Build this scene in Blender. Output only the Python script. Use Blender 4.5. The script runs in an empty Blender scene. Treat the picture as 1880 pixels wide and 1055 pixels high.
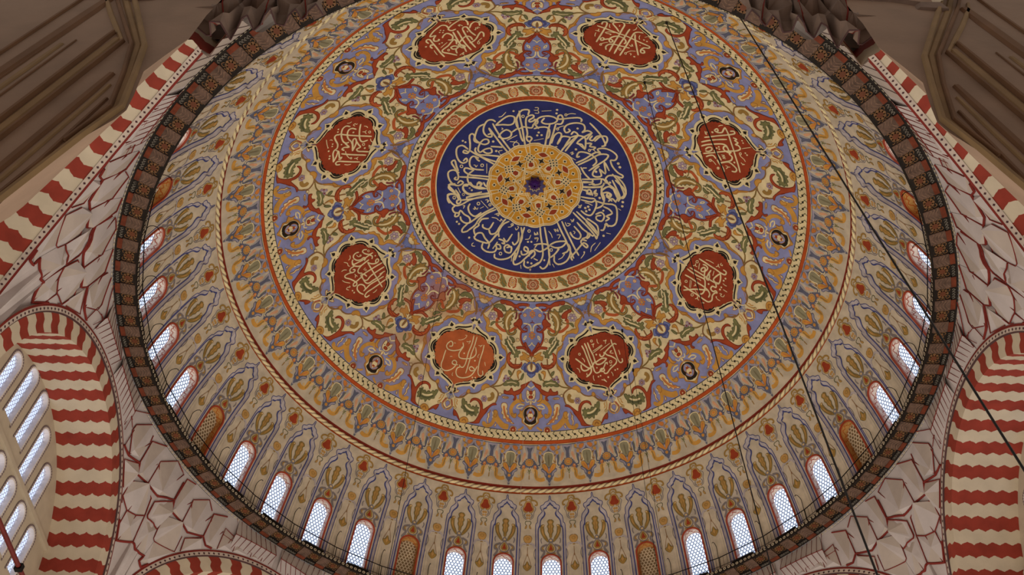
import bpy, bmesh, math, random
from mathutils import Vector, Matrix
from mathutils.geometry import delaunay_2d_cdt
random.seed(7)
SC = bpy.context.scene
COL = SC.collection
R = math.radians

# ------------------------------------------------------------------ camera
cam_data = bpy.data.cameras.new('camera')
cam_data.sensor_width = 36.0
cam_data.lens = 35.0
cam_data.clip_end = 300
cam = bpy.data.objects.new('camera', cam_data)
COL.objects.link(cam)
_right = Vector((0.99947953, -0.00174145, 0.03221236))
_up = Vector((-0.01991916, -0.81876389, 0.57378473))
_fwd = Vector((-0.0253751, 0.57412773, 0.81837244))
_m = Matrix((_right, _up, -_fwd)).transposed().to_4x4()
_m.translation = Vector((0.22426, -23.99198, 0.0))
cam.matrix_world = _m
SC.camera = cam

# ------------------------------------------------------------------ light and exposure
vs = SC.view_settings
vs.view_transform = 'Standard'
vs.look = 'None'
vs.gamma = 1.0
vs.use_curve_mapping = False
vs.exposure = 0.36
world = bpy.data.worlds.new('daylight')
SC.world = world
world.use_nodes = True
bgn = world.node_tree.nodes['Background']
bgn.inputs[0].default_value = (1.0, 0.93, 0.84, 1)
bgn.inputs[1].default_value = 0.62


def lamp(name, loc, power, colour, radius):
    d = bpy.data.lights.new(name, 'POINT')
    d.energy = power
    d.color = colour
    d.shadow_soft_size = radius
    o = bpy.data.objects.new(name, d)
    o.location = loc
    COL.objects.link(o)


# the low ring of lamps that hangs over the prayer hall
for k in range(12):
    lamp('chandelier_lamp', (8.5 * math.sin(R(30 * k)), 8.5 * math.cos(R(30 * k)), 4.0), 620, (1.0, 0.85, 0.66), 0.6)

# ------------------------------------------------------------------ traced ornament: colour, layer, kind, width; then azimuth (1/100 deg), polar angle (1/5000 rad)
DATA = {
'FLORAL': '''c1F0;2175,2449 2091,2428 1932,2317 1809,2242 1579,2150 1456,2171 1263,2194 975,2198 799,2218 635,2295 579,2415 513,2536 433,2615 411,2723 351,2830 180,2910 98,2971 0,3005 0,3389 0,3469 104,3535 265,3616 358,3673 507,3725 662,3735 775,3727 882,3754 962,3802 964,3856 995,3926 1069,3931 1140,4004 1243,4114 1309,4235 1347,4293 1521,4319 1607,4323 1804,4336 1892,4254 2032,4180 2089,4114 2127,4045 2107,3986 2187,3903 2250,3810 2215,3765 2250,3253 2250,2842 2250,2556 2182,2452
l2F0;2237,2394 2160,2447 1993,2470 1904,2530 1759,2584 1751,2652 1621,2667 1463,2681 1356,2686 1292,2735 1182,2755 1132,2820 1129,2874 977,2919 894,2982 843,3061 819,3154 842,3236 939,3316 972,3392 963,3316 995,3399 998,3494 1074,3580 1198,3640 1334,3649 1417,3718 1500,3781 1644,3820 1776,3823 1862,3894 1998,3941 1800,3811 1882,3918 2042,3959 2112,3976 2187,3903 2250,3801 2215,3765 2250,3253 2250,2842 2250,2522 2250,2461 2234,2388
o3F0;2088,2432 1953,2479 1814,2493 1700,2578 1730,2636 1576,2635 1443,2658 1338,2657 1259,2706 1156,2719 1125,2778 1090,2817 1164,2808 1244,2746 1362,2707 1455,2700 1573,2704 1681,2728 1802,2671 1818,2590 1958,2522 2030,2488
o3F0;1128,2833 1070,2884 936,2917 883,2968 827,3047 817,3141 830,3236 937,3322 1001,3313 904,3240 852,3183 863,3062 921,2984 1055,2937
o3F0;831,3228 947,3275 958,3343 992,3413 1010,3495 969,3465 937,3382 890,3312 834,3282
o3F0;1198,3641 1322,3607 1407,3635 1449,3687 1429,3732 1363,3723 1324,3684 1238,3663
o3F0;1738,3825 1761,3773 1811,3777 1835,3835 1780,3844
b3S8;998,3494 1074,3580 1198,3640
b3S7;1426,3725 1520,3790 1642,3824 1762,3832 1861,3896 1997,3944
b3S7;1800,3811 1881,3922 2041,3962 2097,3957
l3S6;948,3039 876,3130 929,3241
l2F0;1809,2242 2072,2184 2250,2144 2250,2119 2250,2249 2248,2360 2059,2424
u3F0;1961,2278 2088,2320 2153,2369 2250,2334 2250,2267 2229,2258 2009,2262
o3F0;1896,2125 2060,2155 2192,2134 2243,2182 2250,2186 2250,2258 2158,2257 2017,2207
c4F0;2040,2223 2180,2189 2250,2214 2250,2256 2218,2271
b3S8;1961,2278 2074,2360 2122,2432 2136,2501
v1F0;0,2140 197,2166 422,2222 533,2292 542,2401 459,2467 389,2534 398,2601 428,2669 369,2776 208,2883 0,2992
r3F0;0,2978 71,2971 167,2896 308,2830 384,2763 406,2682 390,2628 433,2615 454,2697 416,2791 334,2864 207,2937 99,2991 0,3045 0,3046
r4F0;98,2977 180,2896 319,2881 458,2886 561,2904 508,2930 317,2921 207,2950 139,2980
r4F0;198,2829 239,2802 280,2829 208,2910 71,2971 0,2978 125,2896
r4F0;431,2433 500,2403 595,2416 667,2465 749,2495 721,2539 597,2535 555,2571 459,2602 365,2639 260,2629 215,2613 353,2601 439,2561 452,2528 409,2486
m4S8;245,2627 185,2599 233,2559 293,2580
m4S9;533,2401 560,2334 470,2305
R4S15;597,2538 706,2582 834,2625 966,2640 1147,2641 1297,2606 1416,2567 1447,2515 1448,2446
r4F0;1247,2421 1240,2383 1355,2329 1543,2299 1690,2287 1734,2311 1675,2338 1568,2346 1504,2371 1468,2420 1407,2464 1354,2473 1384,2430
r4F0;143,2146 398,2127 633,2139 788,2166 1001,2128 1153,2118 1301,2117 1516,2132 1478,2184 1338,2188 1275,2170 1173,2195 978,2192 825,2226 777,2207 684,2228 573,2259 477,2257 439,2230 562,2225 655,2200 447,2169 196,2177
m4S10;777,2207 783,2252 704,2290 685,2378 725,2420
m4S8;477,2253 421,2236 458,2216
e5F0;752,2305 707,2277 854,2268 930,2281 962,2236 1040,2263 1080,2292 1181,2298 1144,2346 1246,2384 1170,2407 1253,2460 1166,2484 1213,2528 1127,2540 1141,2589 1059,2614 990,2662 920,2699 829,2708 713,2697 625,2660 616,2606 688,2597 699,2649 793,2673 886,2657 911,2617 877,2575 916,2543 852,2513 906,2468 827,2437 884,2399 799,2382 860,2343
w6S9;811,2301 943,2344 1033,2406 1059,2489 1018,2568 956,2619
E6S6;1162,2345 1173,2441 1123,2533 1055,2597
g5F0;1186,2271 1285,2222 1437,2205 1612,2214 1716,2247 1720,2278 1617,2264 1586,2285 1512,2261 1449,2281 1397,2266 1324,2303 1217,2310
b5S6;1526,2146 1695,2197 1809,2242 1965,2320 2091,2428
E5S6;1869,2234 1745,2257 1738,2305 1783,2358
p5D0;1683,2438,169
p5D0;1801,2450,84
q6D0;1801,2450,36
p5D0;1716,2487,84
q6D0;1716,2487,36
p5D0;1599,2476,84
q6D0;1599,2476,36
p5D0;1563,2428,84
q6D0;1563,2428,36
p5D0;1648,2390,84
q6D0;1648,2390,36
p5D0;1769,2401,84
q6D0;1769,2401,36
w6D0;1679,2445,52
E5S5;1221,2485 1321,2512 1473,2528 1562,2541
g5F0;1509,2520 1612,2535 1658,2567 1637,2607 1565,2566
b4D0;526,2775,107
w5D0;526,2775,78
o6D0;526,2775,36
E4S5;610,2795 688,2838 740,2786 820,2749
g5F0;640,2783 673,2757 750,2735 852,2734 803,2761 723,2799 690,2825
g5F0;926,2733 928,2781 1004,2798 957,2837 976,2871 888,2887 852,2926 769,2929 721,2968 679,3027 603,3038 583,3089 507,3069 453,3075 458,3021 393,2999 418,2963 503,2975 521,2941 600,2957 608,2903 691,2899 684,2858 775,2855 808,2802 882,2792
w6S7;902,2793 808,2870 686,2933 580,3010
G6S10;946,2822 844,2899 690,2987
R4F0;715,3001 792,3018 835,3101 787,3193 689,3250 548,3276 425,3269 340,3234 309,3180 331,3153 367,3194 415,3235 503,3231 592,3220 648,3181 701,3169 734,3124 690,3122 742,3077
b4S7;523,3090 531,3157 519,3271 567,3333 597,3395
o4F0;46,3045 139,3024 233,2991 341,2978 290,3032 394,3060 381,3097 346,3127 269,3112 178,3128 100,3146 48,3126 152,3085
O4S6;73,3085 178,3051 284,3045
u4F0;0,3153 100,3152 139,3186 215,3166 290,3220 325,3268 238,3294 212,3321 127,3327 103,3375 0,3393
u4F0;0,3307 102,3320 127,3360 55,3401 0,3422
U5S12;139,3199 214,3247 176,3294 78,3328 0,3342
w5F0;0,3174 101,3193 139,3233 102,3294 0,3315
b6F0;0,3032 33,3045 0,3126 37,3180 32,3261 0,3295
r5F0;0,3005 72,2998 46,3045 0,3059
n4D0;81,2330,55
n4D0;9,2359,55
n4D0;8,2259,55
n4D0;80,2288,55
o5D0;-44,2310,97
r6D0;-44,2310,39
n4D0;87,2702,55
n4D0;23,2731,55
n4D0;23,2631,55
n4D0;86,2660,55
o5D0;-23,2681,97
r6D0;-23,2681,39
n4D0;326,2332,97
w5D0;326,2332,65
r6D0;326,2332,29
w4S6;0,2228 196,2200 368,2242 433,2277
w4S6;535,2282 704,2290 820,2304
w4S7;40,2613 47,2546 109,2498 251,2481 362,2479
w4S5;213,2687 286,2715 303,2762 241,2741 213,2687
w4S5;0,2803 41,2843 125,2869
m4S5;0,2418 0,2451 93,2467
m4S5;172,2491 325,2553 369,2581
w4S5;195,2220 267,2180 125,2200
E4S7;535,3284 577,3353 663,3443 781,3529 909,3597 1131,3634
g5F0;356,3530 397,3497 458,3478 539,3486 626,3455 681,3484 761,3501 830,3585 726,3585 659,3568 600,3582 544,3561 473,3586 428,3562 377,3577
w6S5;430,3531 572,3512 733,3534
E4S6;261,3354 283,3414 352,3462 433,3491
g5F0;236,3347 284,3374 318,3435 305,3468 251,3428
g5F0;614,3388 639,3341 729,3318 710,3364 657,3396
p5D0;784,3428,88
p5D0;820,3504,88
p5D0;696,3458,88
p5D0;789,3476,88
m6D0;708,3459,45
m6D0;826,3464,45
q6D0;771,3434,36
w6D0;774,3495,32
o4F0;310,3327 385,3301 450,3323 440,3390 383,3456 405,3382 365,3348
R4F0;329,3200 481,3202 733,3210 691,3236 550,3258 426,3248 340,3227
r4F0;68,3488 127,3515 244,3542 301,3562 293,3603 378,3644 511,3674 549,3628 589,3616 625,3664 713,3681 772,3663 780,3718 662,3735 529,3731 460,3767 500,3824 435,3813 420,3766 439,3739 356,3718 264,3663 219,3616 128,3569
m4S4;0,3469 81,3508 197,3555
b5D0;883,3750,91
c6D0;883,3750,65
b4S7;1221,3643 1104,3653 1005,3690 949,3727 941,3801 970,3883 995,3926
r4F0;940,3935 1018,3914 1088,3943 1183,4001 1287,4057 1320,3979 1384,3920 1467,3893 1576,3895 1653,3928 1666,3990 1605,3942 1527,3926 1453,3945 1385,3999 1355,4077 1374,4174 1416,4253 1466,4299 1559,4328 1325,4302 1306,4248 1243,4161 1154,4039 1063,3964
g5F0;1828,3957 1895,3953 1886,4020 1859,4071 1868,4106 1791,4130 1764,4167 1708,4159 1673,4223 1629,4183 1539,4209 1507,4175 1431,4194 1426,4146 1385,4128 1421,4084 1396,4041 1449,4040 1480,4002 1509,4053 1567,4033 1611,4065 1657,4017 1727,4032 1765,3983 1804,3995
w6S9;1786,4047 1698,4090 1598,4111 1515,4108
G6S10;1823,4066 1717,4133 1606,4153 1484,4145
p5D0;1369,3876,71
p5D0;1332,3905,71
p5D0;1272,3899,71
p5D0;1250,3865,71
p5D0;1288,3835,71
p5D0;1348,3841,71
m6D0;1310,3870,65
w7D0;1310,3870,29
e4S20;1140,3747 1087,3784 1089,3831 1148,3863 1212,3868
o5F0;1604,4333 1629,4278 1680,4254 1751,4258 1820,4297 1821,4338 1791,4359
O6S7;1659,4330 1711,4289 1769,4331
r4F0;1824,4339 1906,4242 2034,4174 2042,4209 2003,4278 1938,4268 1900,4289
w3F0;0,3610 33,3663 110,3632 133,3690 102,3780 0,3802
r4F0;0,3644 42,3663 28,3708 0,3711
r4F0;0,3722 58,3748 41,3775 0,3781
k4D0;79,3717,26
w3S7;0,3603 93,3562 116,3551
w3S6;0,3818 107,3844 151,3790
w3F0;0,3818 38,3858 0,3899 0,3912
o3F0;0,3899 108,3911 193,3965 245,4006 299,3972 286,4039 341,4087 285,4113 223,4133 222,4194 141,4234 72,4275 0,4327
w4F0;0,3912 108,3932 197,3992 213,4059 182,4126 202,4167 131,4227 62,4261 0,4269
k5F0;0,3933 108,3945 182,3999 192,4073 151,4133 155,4194 71,4228 0,4228
l6F0;0,3953 56,3966 109,4019 99,4073 120,4113 70,4161 0,4179
w7F0;0,3973 43,4033 79,4073 49,4127 0,4157
r8D0;11,4023,65
r8D0;14,4117,52
k7P0;89,4059 126,4079 89,4103
o3S20;260,3820 379,3839 484,3895 535,3977 515,4051 450,4096 409,4099
o3F0;274,3690 318,3711 327,3778 292,3825 216,3841 173,3831 250,3791
o3F0;390,4048 462,4069 515,4051 480,4110 417,4129 378,4101
w3S7;183,3898 301,3892 385,3933
w3S6;204,3932 299,3959 395,3947
o3S7;172,3884 259,3871 324,3845
o3S7;439,3739 403,3792 433,3847 410,3873
w3F0;671,3895 732,3884 799,3903 803,3968 770,4007 777,4074 729,4092 717,4159 650,4156 616,4204 535,4202 493,4231 422,4230 474,4208 517,4165 570,4146 574,4093 627,4081 622,4014 657,3988 635,3947
n4S12;736,3938 712,4017 666,4096 600,4154 504,4209
w3F0;623,3792 702,3775 821,3791 741,3811
O4S5;656,3793 766,3794
o3S30;558,4294 688,4285 816,4218 907,4149 937,4084
o3F0;882,4060 935,4030 995,4047 977,4093 990,4141 917,4150 892,4108
o3S20;947,4152 965,4234 1025,4299 1121,4320 1195,4299 1193,4258
w3F0;1074,4039 1111,4096 1140,4112 1119,4164 1142,4207 1110,4271 1083,4289 1106,4204 1079,4161 1096,4122
w3F0;883,4249 918,4284 923,4314 885,4303
w3S6;1024,4062 988,4127 1006,4169
o3S10;171,4274 241,4315 309,4335
w3F0;352,4356 360,4303 420,4277 480,4278 523,4313 521,4357
r4F0;377,4354 389,4303 446,4288 497,4316 495,4353
w5D0;439,4338,36
m3S4;1143,3991 1168,4074 1270,4177
w5F0;2227,3759 2173,3767 2128,3811 2115,3847 2085,3832 2048,3841 2069,3871 2112,3888 2157,3899 2189,3890 2222,3855 2229,3814 2234,3781
k6F0;2181,3782 2207,3824 2185,3848 2195,3877 2170,3895 2142,3869 2116,3877 2144,3848 2155,3816
w6S5;2225,3848 2213,3887 2180,3923 2140,3951 2091,3977
w6S4;2228,3828 2250,3866 2250,3922
k6P0;2209,3908 2244,3893 2250,3910 2244,3941
z5P0;2137,3971 2195,3940 2248,3969 2230,4022
c4F0;2099,3972 2140,3965 2205,4017 2137,4129 2053,4129 2006,4156 1988,4132 2042,4100 2078,4037
o5S4;2096,3978 2080,4037 2045,4107 2010,4129
o5S4;2052,3992 2012,4013 2025,4049 1985,4084
r6S6;2177,4019 2138,4074 2107,4124
w5F0;2215,4019 2165,4086 2137,4129 2166,4162 2219,4188 2250,4195 2250,4044
o6S6;2104,4134 2139,4178 2182,4202 2238,4219
l6F0;2232,4056 2184,4106 2209,4135 2248,4169 2250,4115 2250,4070''',
'MEDAL': '''k4F0;2187,2684 2013,2738 1874,2770 1717,2788 1611,2839 1565,2876 1410,2896 1278,2954 1209,3030 1194,3097 1203,3123 1119,3212 1118,3293 1197,3367 1285,3401 1343,3435 1381,3506 1477,3577 1604,3618 1729,3626 1836,3680 2008,3712 2108,3748 2206,3784 2250,3312 2250,2989
w5S24;2187,2684 2013,2738 1874,2770 1717,2788 1611,2839 1565,2876 1410,2896 1278,2954 1209,3030 1194,3097 1203,3123 1119,3212 1118,3293 1197,3367 1285,3401 1343,3435 1381,3506 1477,3577 1604,3618 1729,3626 1836,3680 2008,3712 2108,3748 2206,3784
k6S8;2169,2709 2019,2753 1835,2787 1707,2808 1616,2847
k6S8;1511,2889 1354,2932 1254,3006 1223,3079
k6S8;1204,3164 1146,3241 1172,3324 1278,3384
k6S8;1387,3486 1474,3549 1600,3594 1701,3608
k6S8;1798,3659 1947,3693 2073,3722 2192,3765
w5F0;2173,2703 1969,2761 1859,2796 2028,2810 2147,2808 2209,2806 2250,2818 2250,2806 2250,2825 2250,2812 2250,2781
s7P0;2250,2823 2250,2823 2250,2837 2250,2823 2250,2836 2250,2822 2219,2835 2171,2817 2117,2832 2056,2813 1989,2826 1925,2811 1854,2833 1780,2836 1722,2864 1644,2877 1599,2914 1523,2927 1484,2955 1411,2965 1375,3002 1334,3013 1325,3053 1275,3083 1290,3118 1239,3155 1267,3191 1240,3222 1283,3246 1266,3279 1316,3303 1309,3344 1365,3362 1364,3403 1429,3429 1440,3471 1505,3491 1540,3529 1611,3530 1658,3565 1740,3566 1773,3604 1840,3612 1896,3647 1987,3654 2041,3689 2128,3703 2184,3732 2250,3766 2250,2917
w5P0;1543,2881 1478,2860 1377,2880 1333,2839 1358,2810 1355,2759 1460,2775 1528,2772 1595,2803 1522,2845
k6P0;1493,2846 1405,2851 1401,2826 1397,2785 1479,2798 1526,2809
w6P0;1591,2914 1511,2909 1526,2868 1611,2875
k7D0;1561,2892,23
w5P0;1187,3133 1113,3137 1064,3184 986,3167 967,3138 898,3100 991,3080 1034,3056 1124,3059 1125,3112
k6P0;1106,3123 1049,3152 1014,3136 959,3106 1036,3092 1082,3085
w6P0;1262,3143 1196,3165 1157,3129 1226,3107
k7D0;1212,3136,23
w5P0;1350,3441 1312,3473 1346,3522 1274,3541 1223,3530 1133,3533 1161,3483 1157,3452 1212,3418 1285,3451
k6P0;1288,3467 1293,3506 1252,3510 1178,3513 1205,3473 1222,3452
w6P0;1408,3418 1398,3457 1326,3451 1338,3410
k7D0;1370,3433,23
w5P0;1750,3615 1743,3652 1811,3687 1765,3723 1711,3726 1637,3751 1624,3700 1594,3675 1613,3631 1702,3641
k6P0;1717,3653 1755,3688 1720,3701 1660,3722 1651,3682 1648,3657
w6P0;1780,3579 1806,3615 1738,3628 1715,3590
k7D0;1759,3602,23
w5F0;2178,2697 2139,2650 2075,2620 1984,2582 2058,2577 2105,2554 2169,2534 2228,2584 2250,2589 2250,2657 2215,2666
k6F0;2181,2592 2126,2571 2079,2600 2050,2611 2099,2631 2151,2633
k6F0;2186,2585 2209,2567 2250,2590 2228,2605''',
'M8': '''w8S8;-477,2943 -435,3014 -402,3137 -375,3247 -349,3358 -373,3420 -449,3464 -555,3493
w8S8;-359,2915 -328,3014 -310,3160 -281,3284 -282,3355 -268,3417
w8S8;-249,2916 -227,3027 -180,3154 -170,3263 -152,3314 -52,3335 92,3316 221,3271
w8S8;-781,3143 -679,3201 -555,3279 -431,3347 -370,3355 -261,3310 -197,3271
w8S8;-637,3264 -647,3334 -594,3376 -500,3381 -370,3355
w8S7;-171,3287 -33,3259 87,3248 211,3269
w8S7;195,3151 177,3196 94,3219 37,3198 47,3163
w8S7;-282,3355 -271,3422 -227,3464 -117,3457 41,3404 146,3337 180,3355
w8S7;-117,3457 -51,3413 29,3426 31,3462 -77,3463
w8S7;194,3333 177,3378
w8S7;570,2991 554,3056 554,3180 542,3288 548,3375 583,3420 657,3411 674,3359
w8S7;685,3107 635,3078 528,3088 324,3136 230,3169 250,3209 393,3271 496,3353 439,3403 332,3431 201,3467 88,3514 17,3508 -1,3481
w8S7;233,3413 306,3402
w8S4;-153,3085 44,3054 209,3025
w8S4;-158,3115 56,3074 223,3040
w8S4;92,3110 269,3078 490,3044
w8S4;392,3173 463,3174 377,3195 482,3227
w8S4;111,2900 92,2964 125,2987
w8S4;677,3205 674,3254 659,3288
w8S4;-558,3154 -508,3196 -504,3238
w8S4;-796,3307 -732,3343 -720,3398
w8S4;-334,3491 -354,3536 -343,3585
w8S4;217,3513 243,3560 233,3594
w8S4;-508,3427 -529,3454 -491,3465
w8S4;-132,2968 -84,2969 -32,2964 -83,2987 -95,3027
w8S4;305,2962 345,2975 413,2968 365,2997 341,3029
w8S4;-133,3598 -69,3614 1,3661 -58,3592
w8S4;-61,2914 -78,2925 -106,2926 -129,2918 -130,2904 -113,2893 -85,2892 -63,2900 -61,2914
w8S4;-581,3085 -595,3097 -622,3099 -644,3092 -648,3078 -634,3067 -607,3065 -585,3072 -581,3085
w8S4;338,3356 319,3369 289,3369 267,3359 266,3343 285,3331 314,3330 337,3340 338,3356
w8D0;-73,3157,48
w8D0;-170,3379,39
w8D0;349,3507,42
w8D0;427,3504,42
w8D0;-197,3534,42
w8D0;-126,3527,42
w8D0;84,3587,48''',
'M1': '''w8S6;111,2852 140,3001 120,3151 130,3259 136,3380 93,3437 7,3440
w8S6;231,2858 244,3009 226,3170 236,3302 238,3423 237,3521
w8S6;556,2959 569,3072 552,3219 566,3361 603,3464 682,3501 752,3467 714,3401
w8S6;-172,3030 -111,3093 -148,3174 -161,3239 -112,3291 4,3294 168,3265 304,3225 375,3147 298,3037
w8S6;-578,3081 -638,3139 -641,3191 -559,3229 -396,3224 -256,3189 -164,3153 -133,3097
w8S6;-578,3081 -502,3096 -467,3152 -555,3177
w8S6;-606,3259 -594,3344 -573,3427 -563,3513 -506,3574 -395,3592 -282,3567 -174,3500 -132,3430 -141,3383 -219,3368 -267,3396 -254,3431 -171,3438 -73,3419
w8S6;-33,3411 7,3440 -58,3477 -56,3550 22,3609 151,3615 301,3582 404,3535 472,3459 524,3343
w8S6;461,3436 361,3452 298,3414 346,3382 445,3403 487,3444
w8S3;-358,3016 -260,2997 -150,2946 -129,2892 -190,2897
w8S3;-68,2987 -16,2990 61,2958 30,3019
w8S3;367,2991 452,2991 499,2967 443,3016
w8S3;483,3132 454,3184 487,3204
w8S3;722,3244 747,3277 773,3310
w8S3;-138,3573 -142,3617 -104,3628
w8S3;-461,3100 -434,3088 -388,3085
w8S3;-401,3338 -375,3326 -331,3323
w8D0;-7,3198,42
w8D0;403,3266,42
w8D0;467,3558,42
w8D0;556,3548,42''',
'M2': '''w8S7;119,2819 100,2920 91,3025 79,3129 93,3215 231,3232 377,3226 434,3190 447,3110 469,3005 420,2878
w8S7;291,2826 281,2918 271,3038 282,3124 314,3177 277,3220 149,3233 48,3228 73,3182 207,3155
w8S7;440,2857 411,2958
w8S7;570,2926 535,3055 499,3184 519,3278 531,3340
w8S7;704,2929 688,3053 664,3189 637,3309 677,3369 739,3366 762,3301
w8S7;-192,3027 3,3027 285,3029 564,3037 841,3052
w8S7;-192,3027 -85,2989 -17,2941 9,2883 -55,2846 -111,2865 -74,2900 3,2907
w8S7;-398,2875 -406,2937 -514,3002 -620,3023 -656,2997 -608,2944
w8S7;-398,2875 -380,2981 -355,3090 -369,3164 -396,3249 -497,3249 -539,3219
w8S7;-211,2938 -290,2912 -385,2942
w8S7;-572,3205 -653,3187 -689,3128 -663,3083
w8S7;-572,3205 -453,3169 -400,3105 -413,3051 -355,3026 -307,3063
w8S7;-478,3254 -388,3263 -276,3215 -220,3151 -231,3056 -249,2987
w8S7;-249,2987 -229,3096 -187,3186 -123,3237 -47,3240 18,3192
w8S7;-326,3254 -330,3318 -273,3354 -184,3333 -180,3281 -218,3270 -255,3299
w8S7;-168,3311 -231,3400 -229,3467 -172,3471 -50,3415 81,3375 186,3356 234,3386 198,3429 138,3408 133,3337 112,3221
w8S7;616,3373 481,3407 349,3407 276,3366 302,3312 407,3279 522,3293
w8S4;-725,3240 -630,3255 -600,3294
w8S4;-623,3379 -531,3331 -453,3338 -404,3318
w8S4;-405,3482 -409,3435 -355,3390
w8S4;-164,3541 -72,3517 56,3449
w8S4;111,3483 158,3485 115,3526 138,3555 208,3531
w8S4;-103,3310 -56,3304 11,3332 -47,3307 20,3287
w8S4;777,3233 796,3197 781,3146
w8S4;-51,3145 -71,3099
w8S4;-19,3141 -18,3101
w8S4;21,3132 15,3097
w8S4;-621,3137 -541,3123 -515,3091 -534,3074
w8S3;-519,2916 -502,2925 -506,2937 -526,2945 -553,2944 -570,2936 -567,2924 -546,2916 -519,2916
w8S3;-519,3068 -508,3076 -509,3086 -527,3092 -548,3092 -560,3084 -559,3075 -541,3068 -519,3068
w8D0;-249,2864,42
w8D0;294,3485,39
w8D0;375,3481,45''',
'M3': '''w8S8;-744,3148 -570,3122 -386,3086 -202,3036 -138,2984 -217,2906
w8S8;-339,3426 -324,3288 -329,3126 -348,2990 -370,2867
w8S8;-607,3297 -613,3370 -528,3407 -375,3399 -225,3360 -86,3297 -57,3245 -94,3206
w8S8;-544,3175 -560,3250 -504,3295 -368,3292 -216,3247 -121,3176
w8S8;-121,3176 -20,3135 212,3096
w8S8;212,3096 -26,3078 -144,3089 -233,3129 -182,3154 118,3100
w8S8;-144,3089 -32,3033 60,2984 137,3034 208,3006 214,2914 217,2817
w8S8;-55,3268 10,3221 76,3175 91,3253 147,3284 192,3237
w8S8;-318,3415 -302,3470 -237,3485 -132,3445 -5,3385 125,3374 189,3409 296,3415 426,3391 568,3373
w8S8;568,3373 387,3345 213,3336 302,3311 436,3281 416,3249 482,3264 478,3298
w8S8;213,3336 190,3386
w8S8;303,3271 329,3148 341,3032 348,2845
w8S8;661,3248 664,3305 606,3328 555,3300 568,3185 591,3047 604,2916
w8S4;-700,3381 -722,3339 -774,3318
w8S4;-739,3201 -710,3217 -725,3245 -674,3261 -649,3225
w8S4;-695,3076 -697,3035 -659,3002
w8S4;-491,3056 -502,3018 -558,3001 -492,3010 -440,2975
w8S4;-278,2871 -194,2844 -152,2802
w8S4;-34,2862 -16,2824 16,2854 31,2794 77,2838 56,2790
w8S4;-148,3611 -4,3570 100,3534
w8S4;-129,3549 -150,3524 -119,3500
w8S4;214,3216 329,3182 446,3121 471,3078
w8S4;473,3032 462,2994 426,2970 474,2987 524,2964
w8S4;671,3174 690,3115 673,3061
w8S4;-522,2918 -494,2917 -478,2927 -486,2941 -510,2953 -538,2953 -554,2944 -547,2929 -522,2918
w8S4;-48,2928 -18,2929 -3,2940 -13,2956 -42,2966 -72,2966 -86,2955 -76,2939 -48,2928
w8S4;460,3071 478,3074 488,3082 478,3092 459,3099 440,3097 431,3089 441,3078 460,3071
w8S4;-164,2787 -145,2787 -136,2793 -141,2802 -158,2809 -177,2809 -186,2802 -181,2793 -164,2787
w8D0;-484,3478,42
w8D0;-399,3466,42
w8D0;-432,3201,48
w8D0;-3,3319,39
w8D0;-14,3474,39
w8D0;60,3468,39
w8D0;87,2905,51
w8D0;206,3504,48
w8D0;366,3460,48
w8D0;446,3456,48
w8D0;104,3533,34''',
'M4': '''w8S8;-548,3455 -572,3531 -540,3601 -450,3631 -312,3603 -180,3567 -67,3507 -118,3451 -232,3451
w8S8;-92,3531 -81,3608 -2,3653 125,3630 270,3591 416,3516 347,3498 288,3487 380,3440 414,3383 352,3353 292,3361 306,3385
w8S8;-125,3413 -112,3299 -99,3187 -97,3089 -136,2996 -123,2882
w8S8;-236,3407 -232,3274 -223,3162 -237,3030 -282,2885
w8S8;-369,3395 -363,3265 -366,3136 -389,3035 -434,2908
w8S8;-369,3395 -418,3437 -490,3423 -508,3368 -525,3282 -596,3169
w8S8;-544,3374 -638,3462 -745,3490 -819,3447 -807,3370
w8S8;-783,3095 -816,3180 -776,3220 -687,3178 -572,3097 -437,3053 -342,3047
w8S8;196,3371 128,3412 29,3431 -34,3380 -47,3306 30,3250 111,3282
w8S8;-9,3118 -53,3186 -30,3236 62,3211 221,3154 426,3118 449,3075 333,2993 175,2887
w8S8;140,2924 102,3009 4,3057 80,3100 174,3101 164,3047 45,3030 -116,3067 -177,3000 -96,2993 -56,3037 -42,3091 -107,3102
w8S8;-112,3133 -242,3189 -365,3216 -445,3177 -463,3093
w8S8;569,3389 579,3452 532,3484 480,3464 486,3363 496,3239 516,3087 509,2970
w8S8;596,3252 601,3311 546,3338 522,3307
w8S4;-122,3681 -188,3726 -219,3703 -173,3677 -225,3638 -170,3624
w8S4;-329,3528 -351,3485 -363,3532 -421,3470
w8S4;-438,3332 -465,3308 -431,3293
w8S4;-635,3317 -664,3293 -693,3350 -729,3309 -743,3353 -791,3318
w8S4;602,3200 621,3136 628,3075
w8S4;411,3182 279,3212 168,3236
w8S4;-721,3078 -611,3041 -555,3009
w8S4;112,2866 16,2883 -53,2894 22,2854 -37,2852
w8S4;258,3057 276,3046 297,3047 307,3058 300,3074 281,3085 261,3084 251,3073 258,3057
w8S4;-605,2985 -587,2969 -562,2968 -545,2979 -547,2998 -566,3014 -591,3016 -608,3004 -605,2985
w8D0;102,3554,39
w8D0;44,3522,39
w8D0;154,3514,39
w8D0;93,3483,39
w8D0;688,3353,47
w8D0;363,3276,41
w8D0;289,3273,41''',
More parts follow.
